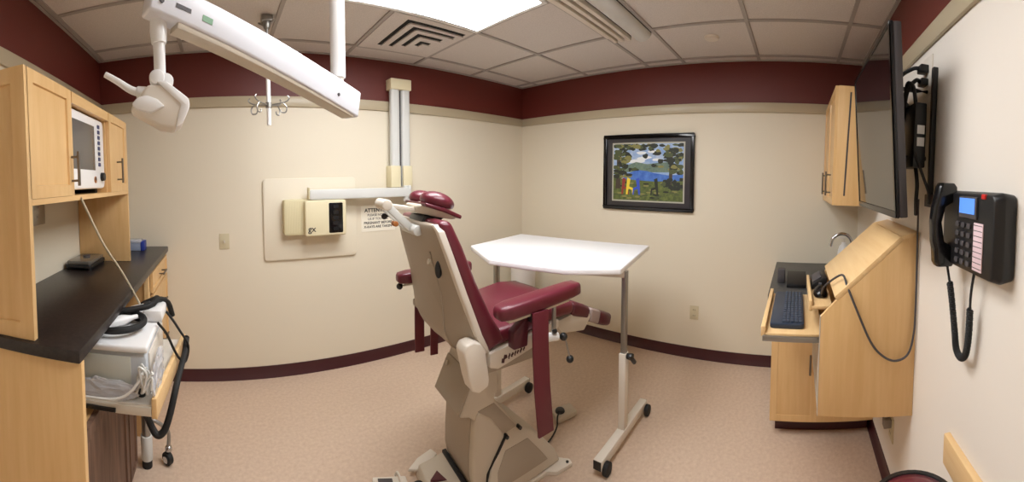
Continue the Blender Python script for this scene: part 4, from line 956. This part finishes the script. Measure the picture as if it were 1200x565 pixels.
# bumper rail and stool
bm = new(); box(bm, (-0.10,YC,0.630), (1.035,YC+0.022,0.724))
tag(obj('bumper_rail', bm, M_MAPLEX, None, bevel=0.003), 'light wooden bumper board fixed low along the right wall', 'wall bumper')
t = thing('stool', 'round burgundy stool with black rim by the right wall', 'stool', (0.885, -0.335, 0))
sc0 = (0.905, -0.334)
bm = new(); R = []
for z, r in ((0.610,0.095),(0.628,0.110),(0.640,0.106),(0.648,0.08),(0.650,0.04)): R.append([(sc0[0]+r*math.cos(2*PI*k/40), sc0[1]+r*math.sin(2*PI*k/40), z) for k in range(40)])
loft(bm, R); obj('seat', bm, M_VINYL, t, angle=60)
bm = new(); R = []
for z, r in ((0.582,0.116),(0.588,0.126),(0.632,0.128),(0.640,0.123),(0.640,0.112),(0.617,0.100)): R.append([(sc0[0]+r*math.cos(2*PI*k/40), sc0[1]+r*math.sin(2*PI*k/40), z) for k in range(40)])
loft(bm, R); obj('seat_rim', bm, M_BLACK, t, angle=50)
bm = new(); cyl(bm, (*sc0,0.12), (*sc0,0.584), 0.022, seg=20); obj('column', bm, M_CHROME, t)
for k in range(5):
    a = 2*PI*k/5+0.3; c, s = math.cos(a), math.sin(a); e = (sc0[0]+0.125*c, sc0[1]+0.125*s)
    bm = new(); tube(bm, [(*sc0,0.13),(sc0[0]+0.07*c,sc0[1]+0.07*s,0.11),(*e,0.07)], 0.013, 10); lg = obj('leg', bm, M_CHROME, t)
    bm = new(); cyl(bm, (e[0]-s*0.012,e[1]+c*0.012,0.026), (e[0]+s*0.012,e[1]-c*0.012,0.026), 0.026, seg=18); cyl(bm, (*e,0.03), (*e,0.075), 0.007, seg=8); obj('caster', bm, M_RUBBER, lg)

# ================================================================== CAMERA, WORLD, VIEW
F, Y0, PITCH, ROLL, AA = 430.72, 227.655, -0.0441, 0.0018, -0.7934
W_, H_ = 1200, 565
cd = bpy.data.cameras.new('camera'); co = bpy.data.objects.new('camera', cd); COL.objects.link(co)
cd.type = 'PANO'
def setp(k, v):
    for o in (cd, getattr(cd, 'cycles', None)):
        if o is not None and hasattr(o, k):
            try: setattr(o, k, v); return True
            except Exception: pass
    print('camera property missing', k); return False
setp('panorama_type', 'CENTRAL_CYLINDRICAL')
setp('central_cylindrical_range_u_min', -W_/2/F); setp('central_cylindrical_range_u_max', W_/2/F)
setp('central_cylindrical_range_v_min', -(H_-Y0)/F); setp('central_cylindrical_range_v_max', Y0/F)
setp('central_cylindrical_radius', 1.0)
cd.clip_start = 0.02; cd.clip_end = 50
cp, sp, cr, sr = math.cos(PITCH), math.sin(PITCH), math.cos(ROLL), math.sin(ROLL)
ca, sa = math.cos(AA), math.sin(AA)
def wv(r, f, u): return Vector((r*ca - f*sa, r*sa + f*ca, u))
right = wv(cr, 0, sr); fwd = wv(-sp*sr, cp, sp*cr); upv = wv(-cp*sr, -sp, cp*cr)
m = Matrix((right, upv, -fwd)).transposed().to_4x4(); m.translation = (0, 0, CZ)
co.matrix_world = m
S.camera = co
wd = bpy.data.worlds.new('world'); S.world = wd; wd.use_nodes = True
wd.node_tree.nodes['Background'].inputs['Color'].default_value = (0.6, 0.55, 0.5, 1)
wd.node_tree.nodes['Background'].inputs['Strength'].default_value = 0.02
S.view_settings.view_transform = 'Standard'; S.view_settings.look = 'None'
S.view_settings.gamma = 1.0; S.view_settings.exposure = 0.88; S.view_settings.use_curve_mapping = False
S.cycles.max_bounces = 10; S.cycles.diffuse_bounces = 6
